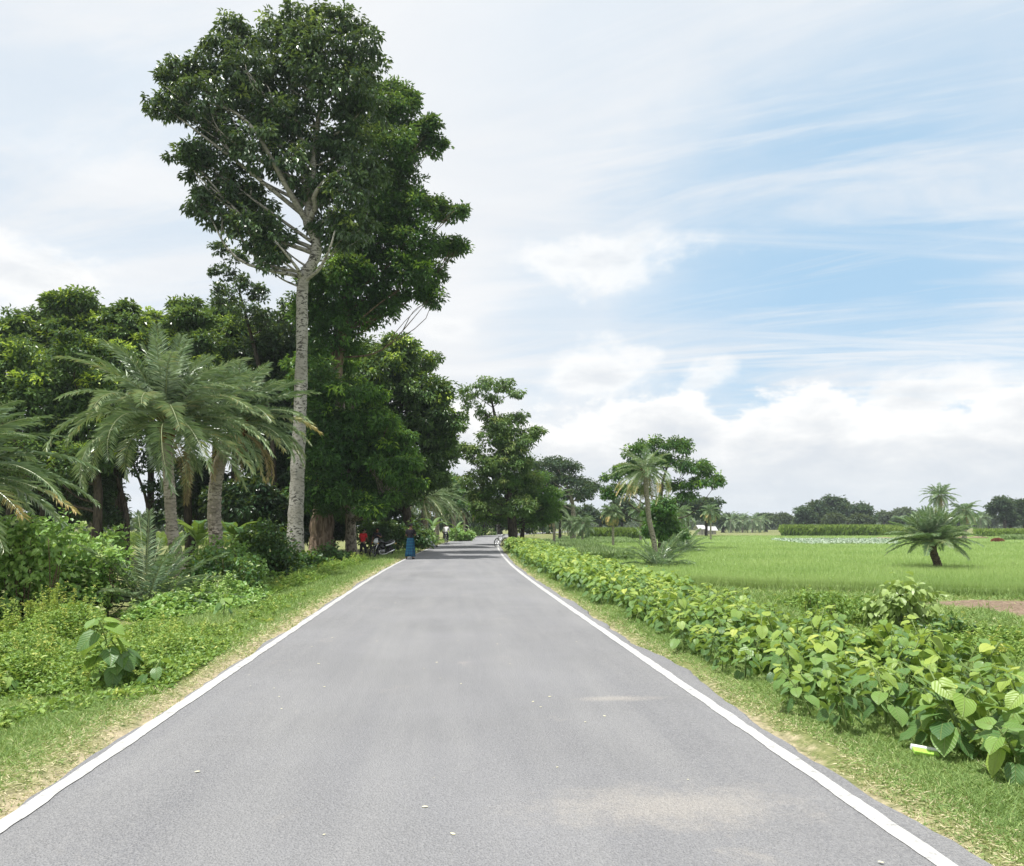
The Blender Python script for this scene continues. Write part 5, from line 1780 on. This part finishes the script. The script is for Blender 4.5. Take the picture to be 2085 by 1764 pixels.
rg = np.random.default_rng(51)
variants = []
for k in range(12):
    gs, gl = plant_geo(rg, rg.uniform(.34, .50), int(rg.integers(6, 9)), rg.uniform(.12, .175), young=rg.uniform(.55, .9))
    variants.append((gs, gl, gs.mesh('stem', M['stem'], None, True), gl.mesh('foliage', M['row_leaf'], None, True)))
pos = []
cell = {}
tries = 0
while tries < 60000:
    tries += 1
    y = 4.6 + rg.random() ** 1.25 * 56
    inner = 3.14 + .22 * math.sin(y * 1.9) + .10 * math.sin(y * 4.3 + 1) + .1 * (y > 9) + .62 * (y < 5.75)
    outer = 5.5 + .25 * math.sin(y * .7 + 1)
    u = rg.uniform(inner, outer)
    if float(bumps(u * 1.0, y, 0.6, 9)) < -.55:
        continue
    x = float(xc(y)) + u
    md = .235
    key = (int(x / md), int(y / md))
    if any((x - a) ** 2 + (y - b) ** 2 < md * md for i_ in (-1, 0, 1) for j_ in (-1, 0, 1) for a, b in cell.get((key[0] + i_, key[1] + j_), [])):
        continue
    cell.setdefault(key, []).append((x, y))
    px_, py_, dp = project((x, y, .3))
    pos.append((y if px_ < 2160 else y + 200, x, y, u))
pos += [(0, *PG(2010, 1552, -.06)[:2], 3.0), (0, *PG(1975, 1540, -.06)[:2], 3.0)]
pos.sort()
near, rest = pos[:290], pos[290:]
proto = {}
for i, (_, x, y, u) in enumerate(near):
    v = int(rg.integers(0, 12))
    small = u <= 3.0
    s = rg.uniform(.5, .6) if small else rg.uniform(.85, 1.15) * (.85 if u < 3.4 else 1.05) * (1 + .16 * float(bumps(u, y, .8, 4)))
    lab = 'broad-leaved plant with yellow green top leaves in the dense row along the right road edge'
    if v not in proto:
        r_ = thing('leafy_plant', lab, 'plant', (0, 0, 0), 0, 'broad-leaved plants in the right roadside row')
        ch = []
        for nm, me in (('stem', variants[v][2]), ('foliage', variants[v][3])):
            o = bpy.data.objects.new(nm, me)
            COL.objects.link(o)
            o.parent = r_
            ch.append(o)
        proto[v] = (r_, ch)
        c = r_
    else:
        c = copy_tree(*proto[v])
    if small:
        c['label'] = ['small yellow green seedling plant alone at the near end of the right row', 'tiny leafy seedling beside the green packet at the near end of the right row'][i % 2]
    else:
        c['label'] = lab
    c.location = (x, y, float(gz(x, y)) - .02)
    c.rotation_euler = (rg.normal(0, .2), rg.normal(0, .2), rg.uniform(0, 2 * PI))
    c.scale = (s, s, s)
g = G()
for _, x, y, u in rest:
    gs, gl = variants[int(rg.integers(0, 12))][:2]
    vv, ff, rr_, uv = gl.arrays()
    a = rg.uniform(0, 2 * PI)
    s = rg.uniform(.9, 1.25) * (1 + .005 * y)
    Rm = np.array([[math.cos(a), -math.sin(a), 0], [math.sin(a), math.cos(a), 0], [0, 0, 1]])
    base = g.n
    g.v.append((vv @ Rm.T) * s + [x, y, float(gz(x, y))])
    g.r.append(rr_)
    g.uv.append(uv)
    g.f += [f + base for f in ff]
    g.n += len(vv)
tag(g.build('leafy_plants', M['row_leaf'], None, True), 'far stretch of the dense broad-leaved plants along the right road edge', 'plants', kind='stuff')

for lab, px_, py_, h, nodes, lf, sd_ in [
        ('large broad-leaved plant with hanging heart leaves among the weeds left of the road', 232, 1412, .72, 7, .25, 61),
        ('broad-leaved plant right beside the large hanging one left of the road', 262, 1405, .50, 5, .23, 62),
        ('small yellow green broad-leaved plant at the straw edge left of the road', 302, 1416, .24, 3, .16, 63),
        ('low seedling with narrow pale leaves in front of the large left plant', 205, 1412, .2, 3, .12, 64),
        ('bright star-shaped seedling at the left picture edge on the grass', 25, 1410, .26, 4, .14, 65),
        ('round broad-leaved plant at the end of the left creeper patch', 455, 1252, .45, 4, .2, 66),
        ('leafy plant on the creeper patch below the palm stump', 420, 1225, .5, 5, .18, 67),
        ('broad-leaved plant left of the round one on the creeper patch', 380, 1240, .5, 5, .17, 68)]:
    q = PG(px_, py_, -.15)
    q[2] = float(gz(q[0], q[1]))
    rr_ = np.random.default_rng(sd_)
    gs, gl = plant_geo(rr_, h, nodes, lf, 1.0, 1.3, .7)
    r_ = thing('leafy_plant', lab, 'plant', q)
    o1 = gs.build('stem', M['stem'], r_, True, local=True)
    o2 = gl.build('foliage', M['row_leaf'], r_, True, local=True)
# yellow spike weeds
for i, (px_, py_, h) in enumerate([(62, 1305, .75), (98, 1300, .95), (110, 1305, .72), (155, 1300, .68), (8, 1320, .6)]):
    q = PG(px_, py_, -.25)
    q[2] = float(gz(q[0], q[1]))
    rr_ = np.random.default_rng(80 + i)
    lab = ['yellow flowering spike weed left of the tallest one', 'tallest yellow flowering spike weed at the left roadside', 'shorter spike weed touching the tallest yellow one', 'thin yellow spike weed right of the tallest one', 'yellow spike weed cut by the left picture edge'][i]
    r_ = thing('spike_weed', lab, 'weed', q, 0, 'yellow spike weeds')
    gs = G()
    fsp = []
    for s in range(6):
        gl = G()
        fsp.append(gl)
        top = np.array([rr_.normal(0, .09), rr_.normal(0, .09), h * rr_.uniform(.75, 1.0)])
        pts = spline(np.array([[0, 0, 0], top * .5 + rr_.normal(0, .02, 3), top]), 4)
        tube(gs, pts, np.linspace(.006, .002, len(pts)), 4)
        k = 160
        f = rr_.random(k)
        c = np.stack([np.interp(f, np.linspace(0, 1, len(pts)), pts[:, a]) for a in range(3)], 1)
        d = rdir(rr_, k) * [1, 1, .5] + [0, 0, .4]
        leaves(gl, c, d, rdir(rr_, k) + [0, 0, .8], np.where(f > .6, .045, .07), np.where(f > .6, .018, .022), np.clip(.1 + .5 * f + rr_.normal(0, .1, k), 0, 1), 'd')
    gs.build('stems', M['stem'], r_, True, local=True)
    for gl in fsp:
        gl.build('flower_spike', M['flower'], r_, False, local=True)


# ------------------------------------------------------------------ weeds, creepers and grass
def carpet(name, poly, n, hgt, L, W, mat, label, cat, seed, kind='o', base=.45, spread=.2, mound=.6, sprigs=160):
    rg = np.random.default_rng(seed)
    pl_ = np.array([PG(a, b, z)[:2] for a, b, z in poly])
    mn, mx = pl_.min(0), pl_.max(0)
    pts = []
    tot = 0
    while tot < n:
        q = mn + rg.random((n, 2)) * (mx - mn)
        ins = np.zeros(n, bool)
        j = len(pl_) - 1
        for i in range(len(pl_)):
            xi, yi, xj, yj = *pl_[i], *pl_[j]
            cnd = ((yi > q[:, 1]) != (yj > q[:, 1])) & (q[:, 0] < (xj - xi) * (q[:, 1] - yi) / (yj - yi + 1e-12) + xi)
            ins ^= cnd
            j = i
        q = q[ins]
        q = q[np.abs(q[:, 0] - xc(q[:, 1])) > 2.75]
        pts.append(q)
        tot += len(q)
        if len(q) == 0:
            break
    q = np.concatenate(pts)[:n]
    n = len(q)
    cen = pl_.mean(0)
    de = np.full(n, 9.0)
    for i in range(len(pl_)):
        a_, b_ = pl_[i - 1], pl_[i]
        ab = b_ - a_
        tt = np.clip(((q - a_) @ ab) / (ab @ ab), 0, 1)
        de = np.minimum(de, np.linalg.norm(q - a_ - tt[:, None] * ab, axis=1))
    fall = np.clip(de / .6, .15, 1) ** .7
    hgt = hgt * fall
    hh = hgt * np.clip(.55 + mound * bumps(q[:, 0], q[:, 1], .55, seed), .12, 1.2)
    z = gz(q[:, 0], q[:, 1]) + hh * rg.random(n) ** .6
    d = rdir(rg, n) * [1, 1, .5] + [0, 0, .25]
    tn = np.clip(base + .12 * bumps(q[:, 0], q[:, 1], .5, seed + 1) + rg.normal(0, spread, n), 0, 1)
    g = G()
    s = rg.uniform(.6, 1.3, n)
    leaves(g, np.c_[q, z], nrm(d), nrm(rg.normal(size=(n, 3)) * .5 + [0, 0, 1]), L * s, W * s, tn, kind, .2)
    ns = sprigs
    for i in rg.integers(0, n, ns):
        top = np.array([q[i, 0] + rg.normal(0, .08), q[i, 1] + rg.normal(0, .08), gz(q[i, 0], q[i, 1]) + hgt[i] * rg.uniform(.9, 1.6)])
        b0 = np.array([q[i, 0], q[i, 1], gz(q[i, 0], q[i, 1])])
        k = 34
        f = rg.random(k) ** .7
        c = b0 + (top - b0) * f[:, None]
        leaves(g, c, nrm(rdir(rg, k) * [1, 1, .4] + [0, 0, .35]), nrm(rg.normal(size=(k, 3)) * .4 + [0, 0, 1]), L * rg.uniform(.7, 1.5) * (1.2 - .6 * f), W * rg.uniform(.5, 1.1) * (1.2 - .6 * f),
               np.clip(rg.normal(base + .15, .12) + .25 * f + rg.normal(0, .08, k), 0, 1), kind, .3)
    return tag(g.build(name, M[mat]), label, cat, kind='stuff')


carpet('roadside_weeds', [(-120, 1430, -.2), (130, 1425, -.15), (150, 1330, -.2), (260, 1290, -.2), (220, 1270, -.3), (60, 1290, -.3), (-160, 1310, -.3)], 48000, .64, .055, .03, 'weed_leaf', 'dense feathery yellow green weeds by the left picture edge', 'weeds', 71)
carpet('roadside_weeds', [(130, 1422, -.12), (350, 1411, -.1), (465, 1332, -.1), (445, 1284, -.15), (300, 1265, -.2), (150, 1320, -.2)], 26000, .28, .05, .03, 'weed_leaf', 'low leafy weed patch around the broad-leaved plants left of the road', 'weeds', 72, base=.38)
carpet('verge_weeds', [(-60, 1500, -.1), (60, 1475, -.1), (330, 1425, -.08), (480, 1315, -.08), (640, 1205, -.08), (540, 1215, -.12), (440, 1290, -.12), (300, 1415, -.12), (100, 1440, -.15), (-60, 1450, -.15)], 5200, .16, .06, .032, 'weed_leaf', 'scattered low weeds creeping from the bushes into the left grass', 'weeds', 76, base=.4, sprigs=60)
carpet('creeper_patch', [(250, 1262, -.25), (350, 1262, -.2), (500, 1235, -.15), (560, 1205, -.15), (520, 1190, -.2), (400, 1205, -.25), (280, 1225, -.3)], 28000, .5, .10, .07, 'shrub_leaf', 'leafy creeper patch spreading below the palm stump', 'creeper', 73)
carpet('verge_weeds', [(560, 1205, -.1), (660, 1180, -.1), (760, 1145, -.15), (735, 1140, -.3), (640, 1165, -.2), (540, 1190, -.2)], 16000, .38, .11, .04, 'weed_leaf', 'strip of taller weeds under the pale trunk along the left verge', 'weeds', 74, base=.35)
carpet('bank_undergrowth', [(1560, 1215, -.8), (1700, 1265, -.8), (1850, 1335, -.8), (2085, 1345, -.8), (2180, 1305, -.8), (1950, 1272, -.8), (1700, 1215, -.8)], 60000, .36, .09, .045, 'weed_leaf', 'low tangled undergrowth on the bank between plants and paddy', 'undergrowth', 75, base=.36)


def grass_patch(label, seed, spec, dryk=1.0):
    rg = np.random.default_rng(seed)
    g = G()
    for side, u0, u1, y0, y1, n, L, W in spec:
        yy = y0 + (y1 - y0) * rg.random(n) ** 1.35
        uu = u0 + (u1 - u0) * rg.random(n) ** 1.1
        # ragged inner edge
        ed = .12 * np.sin(yy * 2.3 + side) + .07 * np.sin(yy * 5.9) + .04 * np.sin(yy * 13)
        keep = (uu > (2.72 if side > 0 else 2.5) + ed * .8) | (rg.random(n) < .04)
        yy, uu = yy[keep], uu[keep]
        k = len(yy)
        x = xc(yy) + side * uu
        keep = ~((side > 0) & (x > 14.5 + (24.6 - yy) * .19) & (yy < 24.7 - (x - 14.4) * .23) & (yy > 18.9 - (x - 15.6) * .37) & (rg.random(k) > .03))
        x, yy, uu = x[keep], yy[keep], uu[keep]
        k = len(x)
        near_ = np.clip(1 - (uu - 2.65) / .55, 0, 1)
        pat = bumps(x, yy, .8, 5)
        # thin out to bare earth in spots near the asphalt
        keep = rg.random(k) > np.clip(near_ * .75 + .25 * (pat < -.8), 0, .9)
        x, yy, near_, pat = x[keep], yy[keep], near_[keep], pat[keep]
        k = len(x)
        tone = np.clip(.40 + .14 * pat + rg.normal(0, .17, k), 0, .75)
        dry = rg.random(k) < np.clip(.06 + .60 * near_ * dryk + .10 * (pat > .8), 0, 1)
        tone = np.where(dry, rg.uniform(.78, 1, k), tone)
        flat = np.where(dry, .9, .0)
        d = rg.normal(size=(k, 3)) * np.c_[1.0 + flat * .3, 1.0 + flat * .3, np.full(k, .15)] + np.c_[np.full(k, .05), np.zeros(k), .62 - flat * .5]
        sc = 1 + yy / 25
        leaves(g, np.c_[x, yy, gz(x, yy) + .004], nrm(d), nrm(rg.normal(size=(k, 3)) + [0, -.6, .6]), L * rg.uniform(.5, 1.3, k) * (1 - .4 * near_), W * sc * rg.uniform(.7, 1.2, k), tone, 't', .3)
    return tag(g.build('verge_grass', M['grass']), label, 'grass', kind='stuff')


grass_patch('short grass with straw along the right road edge', 91, [(1, 2.6, 5.2, 3.2, 10, 190000, .055, .0062), (1, 2.6, 4.2, 10, 26, 80000, .075, .009), (1, 2.6, 3.6, 26, 60, 22000, .16, .012), (1, 4.8, 13, 6, 26, 90000, .17, .012), (1, 8, 27, 11, 29, 130000, .22, .018)], 1.0)
grass_patch('short grass with straw along the left road edge', 92, [(-1, 2.38, 6.5, 3.6, 10, 210000, .058, .0062), (-1, 2.42, 6.0, 10, 26, 130000, .09, .010), (-1, 2.5, 5.5, 26, 50, 40000, .2, .013), (-1, 2.4, 4.6, 50, 110, 14000, .25, .02)], 1.25)

# ------------------------------------------------------------------ small things
rg = np.random.default_rng(95)
gl = G()
leaves(gl, np.zeros((1, 3)), np.array([[1., 0, .02]]), np.array([[0, 0, 1.]]), .075, .045, np.array([.5]), 'o', -.02, .015)
ml = gl.mesh('fallen_leaf', M['dry_leaf'])
for k in range(48):
    y = 3.6 + rg.random() ** 1.5 * 17
    x = rg.uniform(-2.1, 2.15)
    o = bpy.data.objects.new('fallen_leaf', ml)
    COL.objects.link(o)
    s = rg.uniform(.2, .55)
    o.location = (x, y, .004)
    o.scale = (s, s, s)
    o.rotation_euler = (0, 0, rg.uniform(0, 6.3))
    tag(o, 'tiny pale dry leaf fragment lying on the grey asphalt', 'leaf', 'leaf fragments on the road')

# litter packet
q = PG(1884, 1538, -.04)
pk = thing('litter_packet', 'flattened white and lime green packet lying in the grass at the right', 'packet', (q[0], q[1], float(gz(q[0], q[1])) + .035), R(-14))
pk.rotation_euler = (R(16), R(8), R(-14))
g = G()
box(g, (0, -.018, 0), (.17, .055, .03), bev=.006)
g.build('sleeve', M['packet_green'], pk, False, local=True)
g = G()
box(g, (0, .024, .004), (.178, .03, .036), bev=.005)
g.build('flap', M['packet_white'], pk, False, local=True)

# grey sack on the left verge
q = P(871, 1104, 56)
sz = float(gz(q[0], 56))
sk = thing('sack', 'slumped grey sack lying on the grass at the left road edge behind the lungi man', 'sack', (q[0], 56, sz), R(-20))
g = G()
loft(g, [(-.55, 0, .1, .05, .05), (-.5, 0, .2, .22, .18), (-.25, 0, .33, .30, .30), (.05, .03, .3, .28, .27), (.35, 0, .2, .22, .17), (.55, 0, .1, .12, .08), (.66, 0, .06, .02, .03)], 16)
g.build('bag', M['sack'], sk, True, local=True)
g = G()
tube(g, [(.5, 0, .1), (.62, .02, .09), (.78, .05, .04)], [.07, .05, .09], 8)
g.build('tied_neck', M['sandal'], sk, True, local=True)

# reddish heap at the end of the pale plot
q = P(2032, 1108, 92)
g = G()
rr_ = np.random.default_rng(5)
k = 900
a = rdir(rr_, k) * [.65, .5, .35]
a[:, 2] = np.abs(a[:, 2])
leaves(g, np.array([q[0], 92, -.65]) + a, rdir(rr_, k) + [0, 0, .3], rdir(rr_, k), .35, .06, .5, 'd')
tag(g.build('brush_heap', M['red_earth']), 'small reddish heap of dry brushwood at the end of the pale plot', 'heap')

# far lattice tower
Yt = 560
b = P(1252, 1069, Yt)
bz, hz_ = -.9, P(1252, 1019, Yt)[2]
tw = thing('lattice_tower', 'thin steel lattice tower far away on the horizon', 'tower', (b[0], Yt, bz))
g = G()
hh = hz_ - bz
wd_ = lambda f: 3.2 * (1 - f) ** 1.2 + .5
legs = []
for sx_, sy_ in ((-1, -1), (1, -1), (1, 1), (-1, 1)):
    legs.append(np.array([[b[0] + sx_ * wd_(f), Yt + sy_ * wd_(f), bz + f * hh] for f in np.linspace(0, 1, 11)]))
    tube(g, legs[-1], .16, 5)
g.build('leg_frame', M['tower'], tw, True)
g = G()
for a in range(4):
    c, d = legs[a], legs[(a + 1) % 4]
    for k in range(10):
        tube(g, [c[k], d[k + 1]], .09, 4)
        tube(g, [d[k], c[k + 1]], .09, 4)
        tube(g, [c[k], d[k]], .09, 4)
g.build('bracing', M['tower'], tw, True)
g = G()
tube(g, [[b[0], Yt, bz + hh], [b[0], Yt, bz + hh + 4]], .12, 5)
g.build('mast', M['tower'], tw, True)


# pale sheds behind the palms
def shed(label, x0, x1, Y, h, dep, seed):
    a, c = P(x0, 1080, Y)[0], P(x1, 1080, Y)[0]
    w = c - a
    r_ = thing('tin_shed', label, 'shed', ((a + c) / 2, Y, -.9), 0)
    g = G()
    for sgn in (-1, 1):
        box(g, (sgn * (w / 2 - .05), dep / 2, h / 2), (.1, dep, h))
    box(g, (0, dep - .05, h / 2), (w - .22, .1, h))
    box(g, (-w * .3, .05, h / 2), (w * .38, .1, h))
    box(g, (w * .3, .05, h / 2), (w * .38, .1, h))
    box(g, (0, .05, h * .9), (w * .215, .1, h * .2))
    g.build('wall', M['wall_pale'], r_, local=True)
    g = G()
    n = 40
    xs = np.linspace(-w / 2 - .4, w / 2 + .4, n)
    for s0, s1, z0, z1 in ((-.5, dep / 2, h - .15, h + .9), (dep / 2, dep + .5, h + .9, h - .15)):
        zc = .03 * np.cos(np.arange(n) * PI)
        V = np.concatenate([np.c_[xs, np.full(n, s0), z0 + zc], np.c_[xs, np.full(n, s1), z1 + zc], np.c_[xs, np.full(n, s1), z1 + zc - .04], np.c_[xs, np.full(n, s0), z0 + zc - .04]])
        k = np.arange(n - 1)
        qd = [np.stack([k + p_ * n, k + 1 + p_ * n, k + 1 + q_ * n, k + q_ * n], -1) for p_, q_ in ((0, 1), (1, 2), (2, 3), (3, 0))]
        g.add(V, [np.concatenate(qd)])
    g.build('roof', M['tin_white'], r_, local=True)
    g = G()
    box(g, (0, .08, h * .4), (w * .2, .05, h * .8))
    g.build('door', M['grey_metal'], r_, local=True)


shed('small pale shed with a whitish tin roof behind the slim palm', 1424, 1435, 190, 1.6, 3.0, 1)
shed('lower white-roofed shed right of the first one, behind the slim palm', 1442, 1458, 196, 1.2, 2.6, 2)

# white plate sign far along the road
q = P(1012, 1090, 125)
sg = thing('plate_sign', 'small white plate sign on a post at the far road bend', 'sign', (q[0], 125, 0))
g = G()
tube(g, [(0, 0, -.1), (0, 0, 2.3)], .05, 8)
g.build('post', M['grey_metal'], sg, True, local=True)
g = G()
box(g, (0, -.07, 2.2), (.75, .03, .6), bev=.008)
g.build('plate', M['sign_white'], sg, False, local=True)

# ------------------------------------------------------------------ haze, sky and sun
m, nt = newmat('thin summer haze')
t = NT(nt)
pv = t.n('ShaderNodeVolumePrincipled')
pv.inputs['Color'].default_value = (.80, .88, .97, 1)
pv.inputs['Density'].default_value = .0003
pv.inputs['Anisotropy'].default_value = .2
o_ = t.n('ShaderNodeOutputMaterial')
t.l(pv.outputs[0], o_.inputs['Volume'])
g = G()
box(g, (0, 0, 16.0), (3200, 3200, 36))
tag(g.build('haze', m), kind='stuff')

SUN_EL, SUN_AZ = 74.0, 238.0     # azimuth clockwise from +Y
wd = bpy.data.worlds.new('World')
SC.world = wd
wd.use_nodes = True
t = NT(wd.node_tree)
for nd in list(wd.node_tree.nodes):
    wd.node_tree.nodes.remove(nd)
sky = t.n('ShaderNodeTexSky', sky_type='NISHITA')
sky.sun_disc = False
sky.sun_elevation = R(SUN_EL)
sky.sun_rotation = R(SUN_AZ)
sky.dust_density = 1.5
tc = t.n('ShaderNodeTexCoord').outputs['Generated']
sx = t.n('ShaderNodeSeparateXYZ')
t.l(tc, sx.inputs[0])
zz = t.math('MAXIMUM', sx.outputs[2], 0.0)
den = t.math('ADD', zz, .13)
pr = t.n('ShaderNodeCombineXYZ')
t.l(t.math('DIVIDE', sx.outputs[0], den), pr.inputs[0])
t.l(t.math('DIVIDE', sx.outputs[1], den), pr.inputs[1])
pl = pr.outputs[0]


def dmask(x, y, a0, a1, k=1.0):
    d = ray(x, y)
    d = d / np.linalg.norm(d)
    vm = t.n('ShaderNodeVectorMath', operation='DOT_PRODUCT')
    t.l(tc, vm.inputs[0])
    vm.inputs[1].default_value = [float(q) for q in d]
    ang = t.math('ARCCOSINE', vm.outputs['Value'])
    wob = t.math('MULTIPLY', t.math('SUBTRACT', t.noise(pl, 1.3, 5, .6, .5), .5), .30)
    return t.math('MULTIPLY', t.mapr(t.math('ADD', ang, wob), R(a0), R(a1), 1, 0), k)


blue = dmask(1760, 600, 4, 27, .92)
for a in ((2100, 250, 1, 14, .6), (1500, 760, 1, 12, .6), (1250, 60, 2, 20, .22), (250, 400, 3, 24, .30), (2000, 720, 1, 12, .65), (1150, 640, 1, 10, .35)):
    blue = t.math('MAXIMUM', blue, dmask(*a))


def streaks(rot, scale, sc, loc=(0, 0, 0), rough=.62, dist=.9):
    return t.noise(t.mapping(t.mapping(pl, (1, 1, 1), (0, 0, R(rot)), loc), scale), sc, 9, rough, dist)


cir = streaks(24, (.35, 1.7, 1), 1.5)
cir2 = streaks(38, (.5, 4.2, 1), 1.6, (3, 1, 0), .66, 1.3)
cir3 = streaks(8, (.25, 2.6, 1), 1.2, (7, 2, 0), .6, .7)
stre = t.math('MAXIMUM', t.mapr(cir, .44, .68, 0, .9), t.mapr(cir2, .50, .80, 0, .45))
stre = t.math('MAXIMUM', stre, t.mapr(cir3, .50, .74, 0, .7))
cover = t.math('SUBTRACT', 1.0, t.math('MULTIPLY', blue, t.math('SUBTRACT', 1.0, stre)))
# cumulus bank and puffs, laid out by compass bearing and elevation
DEG = 57.29578
az = t.math('MULTIPLY', t.math('ARCTAN2', sx.outputs[0], sx.outputs[1]), DEG)
el = t.math('MULTIPLY', t.math('ARCSINE', sx.outputs[2]), DEG)


def ae(x, y):
    d = ray(x, y)
    d = d / np.linalg.norm(d)
    return float(math.atan2(d[0], d[1]) * DEG), float(math.asin(d[2]) * DEG)


cv = t.n('ShaderNodeCombineXYZ')
t.l(t.math('MULTIPLY', az, .13), cv.inputs[0])
t.l(t.math('MULTIPLY', el, .21), cv.inputs[1])
n2 = t.noise(cv.outputs[0], 1.0, 9, .58, .15)
n3 = t.noise(t.mapping(cv.outputs[0], (1.6, 2.4, 1), (0, 0, 0), (5, 3, 0)), 1.0, 8, .6, .2)
low = t.noise(t.mapping(cv.outputs[0], (.55, .0, 1), (0, 0, 0), (2.2, 1, 0)), 1.0, 3, .5)
nn = t.math('SUBTRACT', n2, .5)
d1 = t.math('ADD', t.math('SUBTRACT', t.math('ADD', 9.6, t.math('MULTIPLY', t.math('SUBTRACT', low, .5), 7.0)), el), t.math('MULTIPLY', nn, 10.5))
d1 = t.math('SUBTRACT', d1, t.mapr(az, -9, 1, 14, 0))
alpha = t.mapr(d1, -.1, .9, 0, .97)
depth = d1
for (x, y, ra, re_, k) in ((1230, 535, 8.5, 2.4, .8), (60, 570, 6.5, 3.0, .9), (900, 668, 3.5, 1.2, .5), (1240, 760, 6, 2.2, .9), (1430, 760, 2.6, 1.6, .8), (1900, 800, 7, 2.5, .95)):
    a0, e0 = ae(x, y)
    u_ = t.math('DIVIDE', t.math('SUBTRACT', az, a0), ra)
    v_ = t.math('DIVIDE', t.math('SUBTRACT', el, e0), re_)
    rr_ = t.math('SQRT', t.math('ADD', t.math('MULTIPLY', u_, u_), t.math('MULTIPLY', v_, v_)))
    dd = t.math('ADD', t.math('MULTIPLY', t.math('SUBTRACT', 1.0, rr_), 3.2), t.math('MULTIPLY', nn, 11.0))
    alpha = t.math('MAXIMUM', alpha, t.mapr(dd, -.3, 2.0, 0, k * .92))
    depth = t.math('MAXIMUM', depth, dd)
cum = alpha
sh = t.math('ADD', t.mapr(depth, .3, 5.5, .95, .25, smooth=False), t.math('MULTIPLY', t.math('SUBTRACT', n3, .5), 1.5))
cumcol = t.ramp(sh, [(.12, (.80, .84, .89)), (.45, (.92, .94, .96)), (.8, (1.09, 1.09, 1.08))])
veil = t.ramp(t.noise(t.mapping(pl, (.6, 1.2, 1)), 1.1, 6, .6, .5), [(.3, (.84, .89, .95)), (.5, (.93, .955, .985)), (.72, (1.04, 1.05, 1.06))])
hz = t.mapr(zz, .0, .11, 1, 0)
SKYK = 7.2


def k10(c):
    nd = t.n('ShaderNodeVectorMath', operation='SCALE')
    t.l(c, nd.inputs[0])
    nd.inputs['Scale'].default_value = SKYK
    return nd.outputs[0]


veilc = k10(veil)
blu = t.mix(.7, sky.outputs[0], (3.5, 5.7, 7.6))
colr = t.mix(cover, blu, veilc)
colr = t.mix(cum, colr, k10(cumcol))
colr = t.mix(t.math('MULTIPLY', hz, .5), colr, (6.0, 6.55, 7.0))
bg = t.n('ShaderNodeBackground')
bg.inputs[1].default_value = .1
t.l(colr, bg.inputs[0])
wo = t.n('ShaderNodeOutputWorld')
t.l(bg.outputs[0], wo.inputs[0])

sl = bpy.data.lights.new('sun', 'SUN')
sl.energy = 5.0
sl.angle = R(.5)
sl.color = (1, .97, .92)
so = bpy.data.objects.new('sun', sl)
COL.objects.link(so)
sd = Vector((math.sin(R(SUN_AZ)) * math.cos(R(SUN_EL)), math.cos(R(SUN_AZ)) * math.cos(R(SUN_EL)), math.sin(R(SUN_EL))))
so.rotation_euler = sd.to_track_quat('Z', 'Y').to_euler()
so.location = sd * 60

SC.view_settings.view_transform = 'Standard'
SC.view_settings.look = 'None'
SC.view_settings.exposure = 0.42
SC.view_settings.gamma = 1
SC.render.engine = 'CYCLES'
SC.cycles.use_denoising = True
SC.cycles.max_bounces = 7
SC.cycles.diffuse_bounces = 3
SC.cycles.transmission_bounces = 4
SC.cycles.volume_bounces = 0
SC.cycles.use_adaptive_sampling = True
SC.cycles.adaptive_threshold = .02
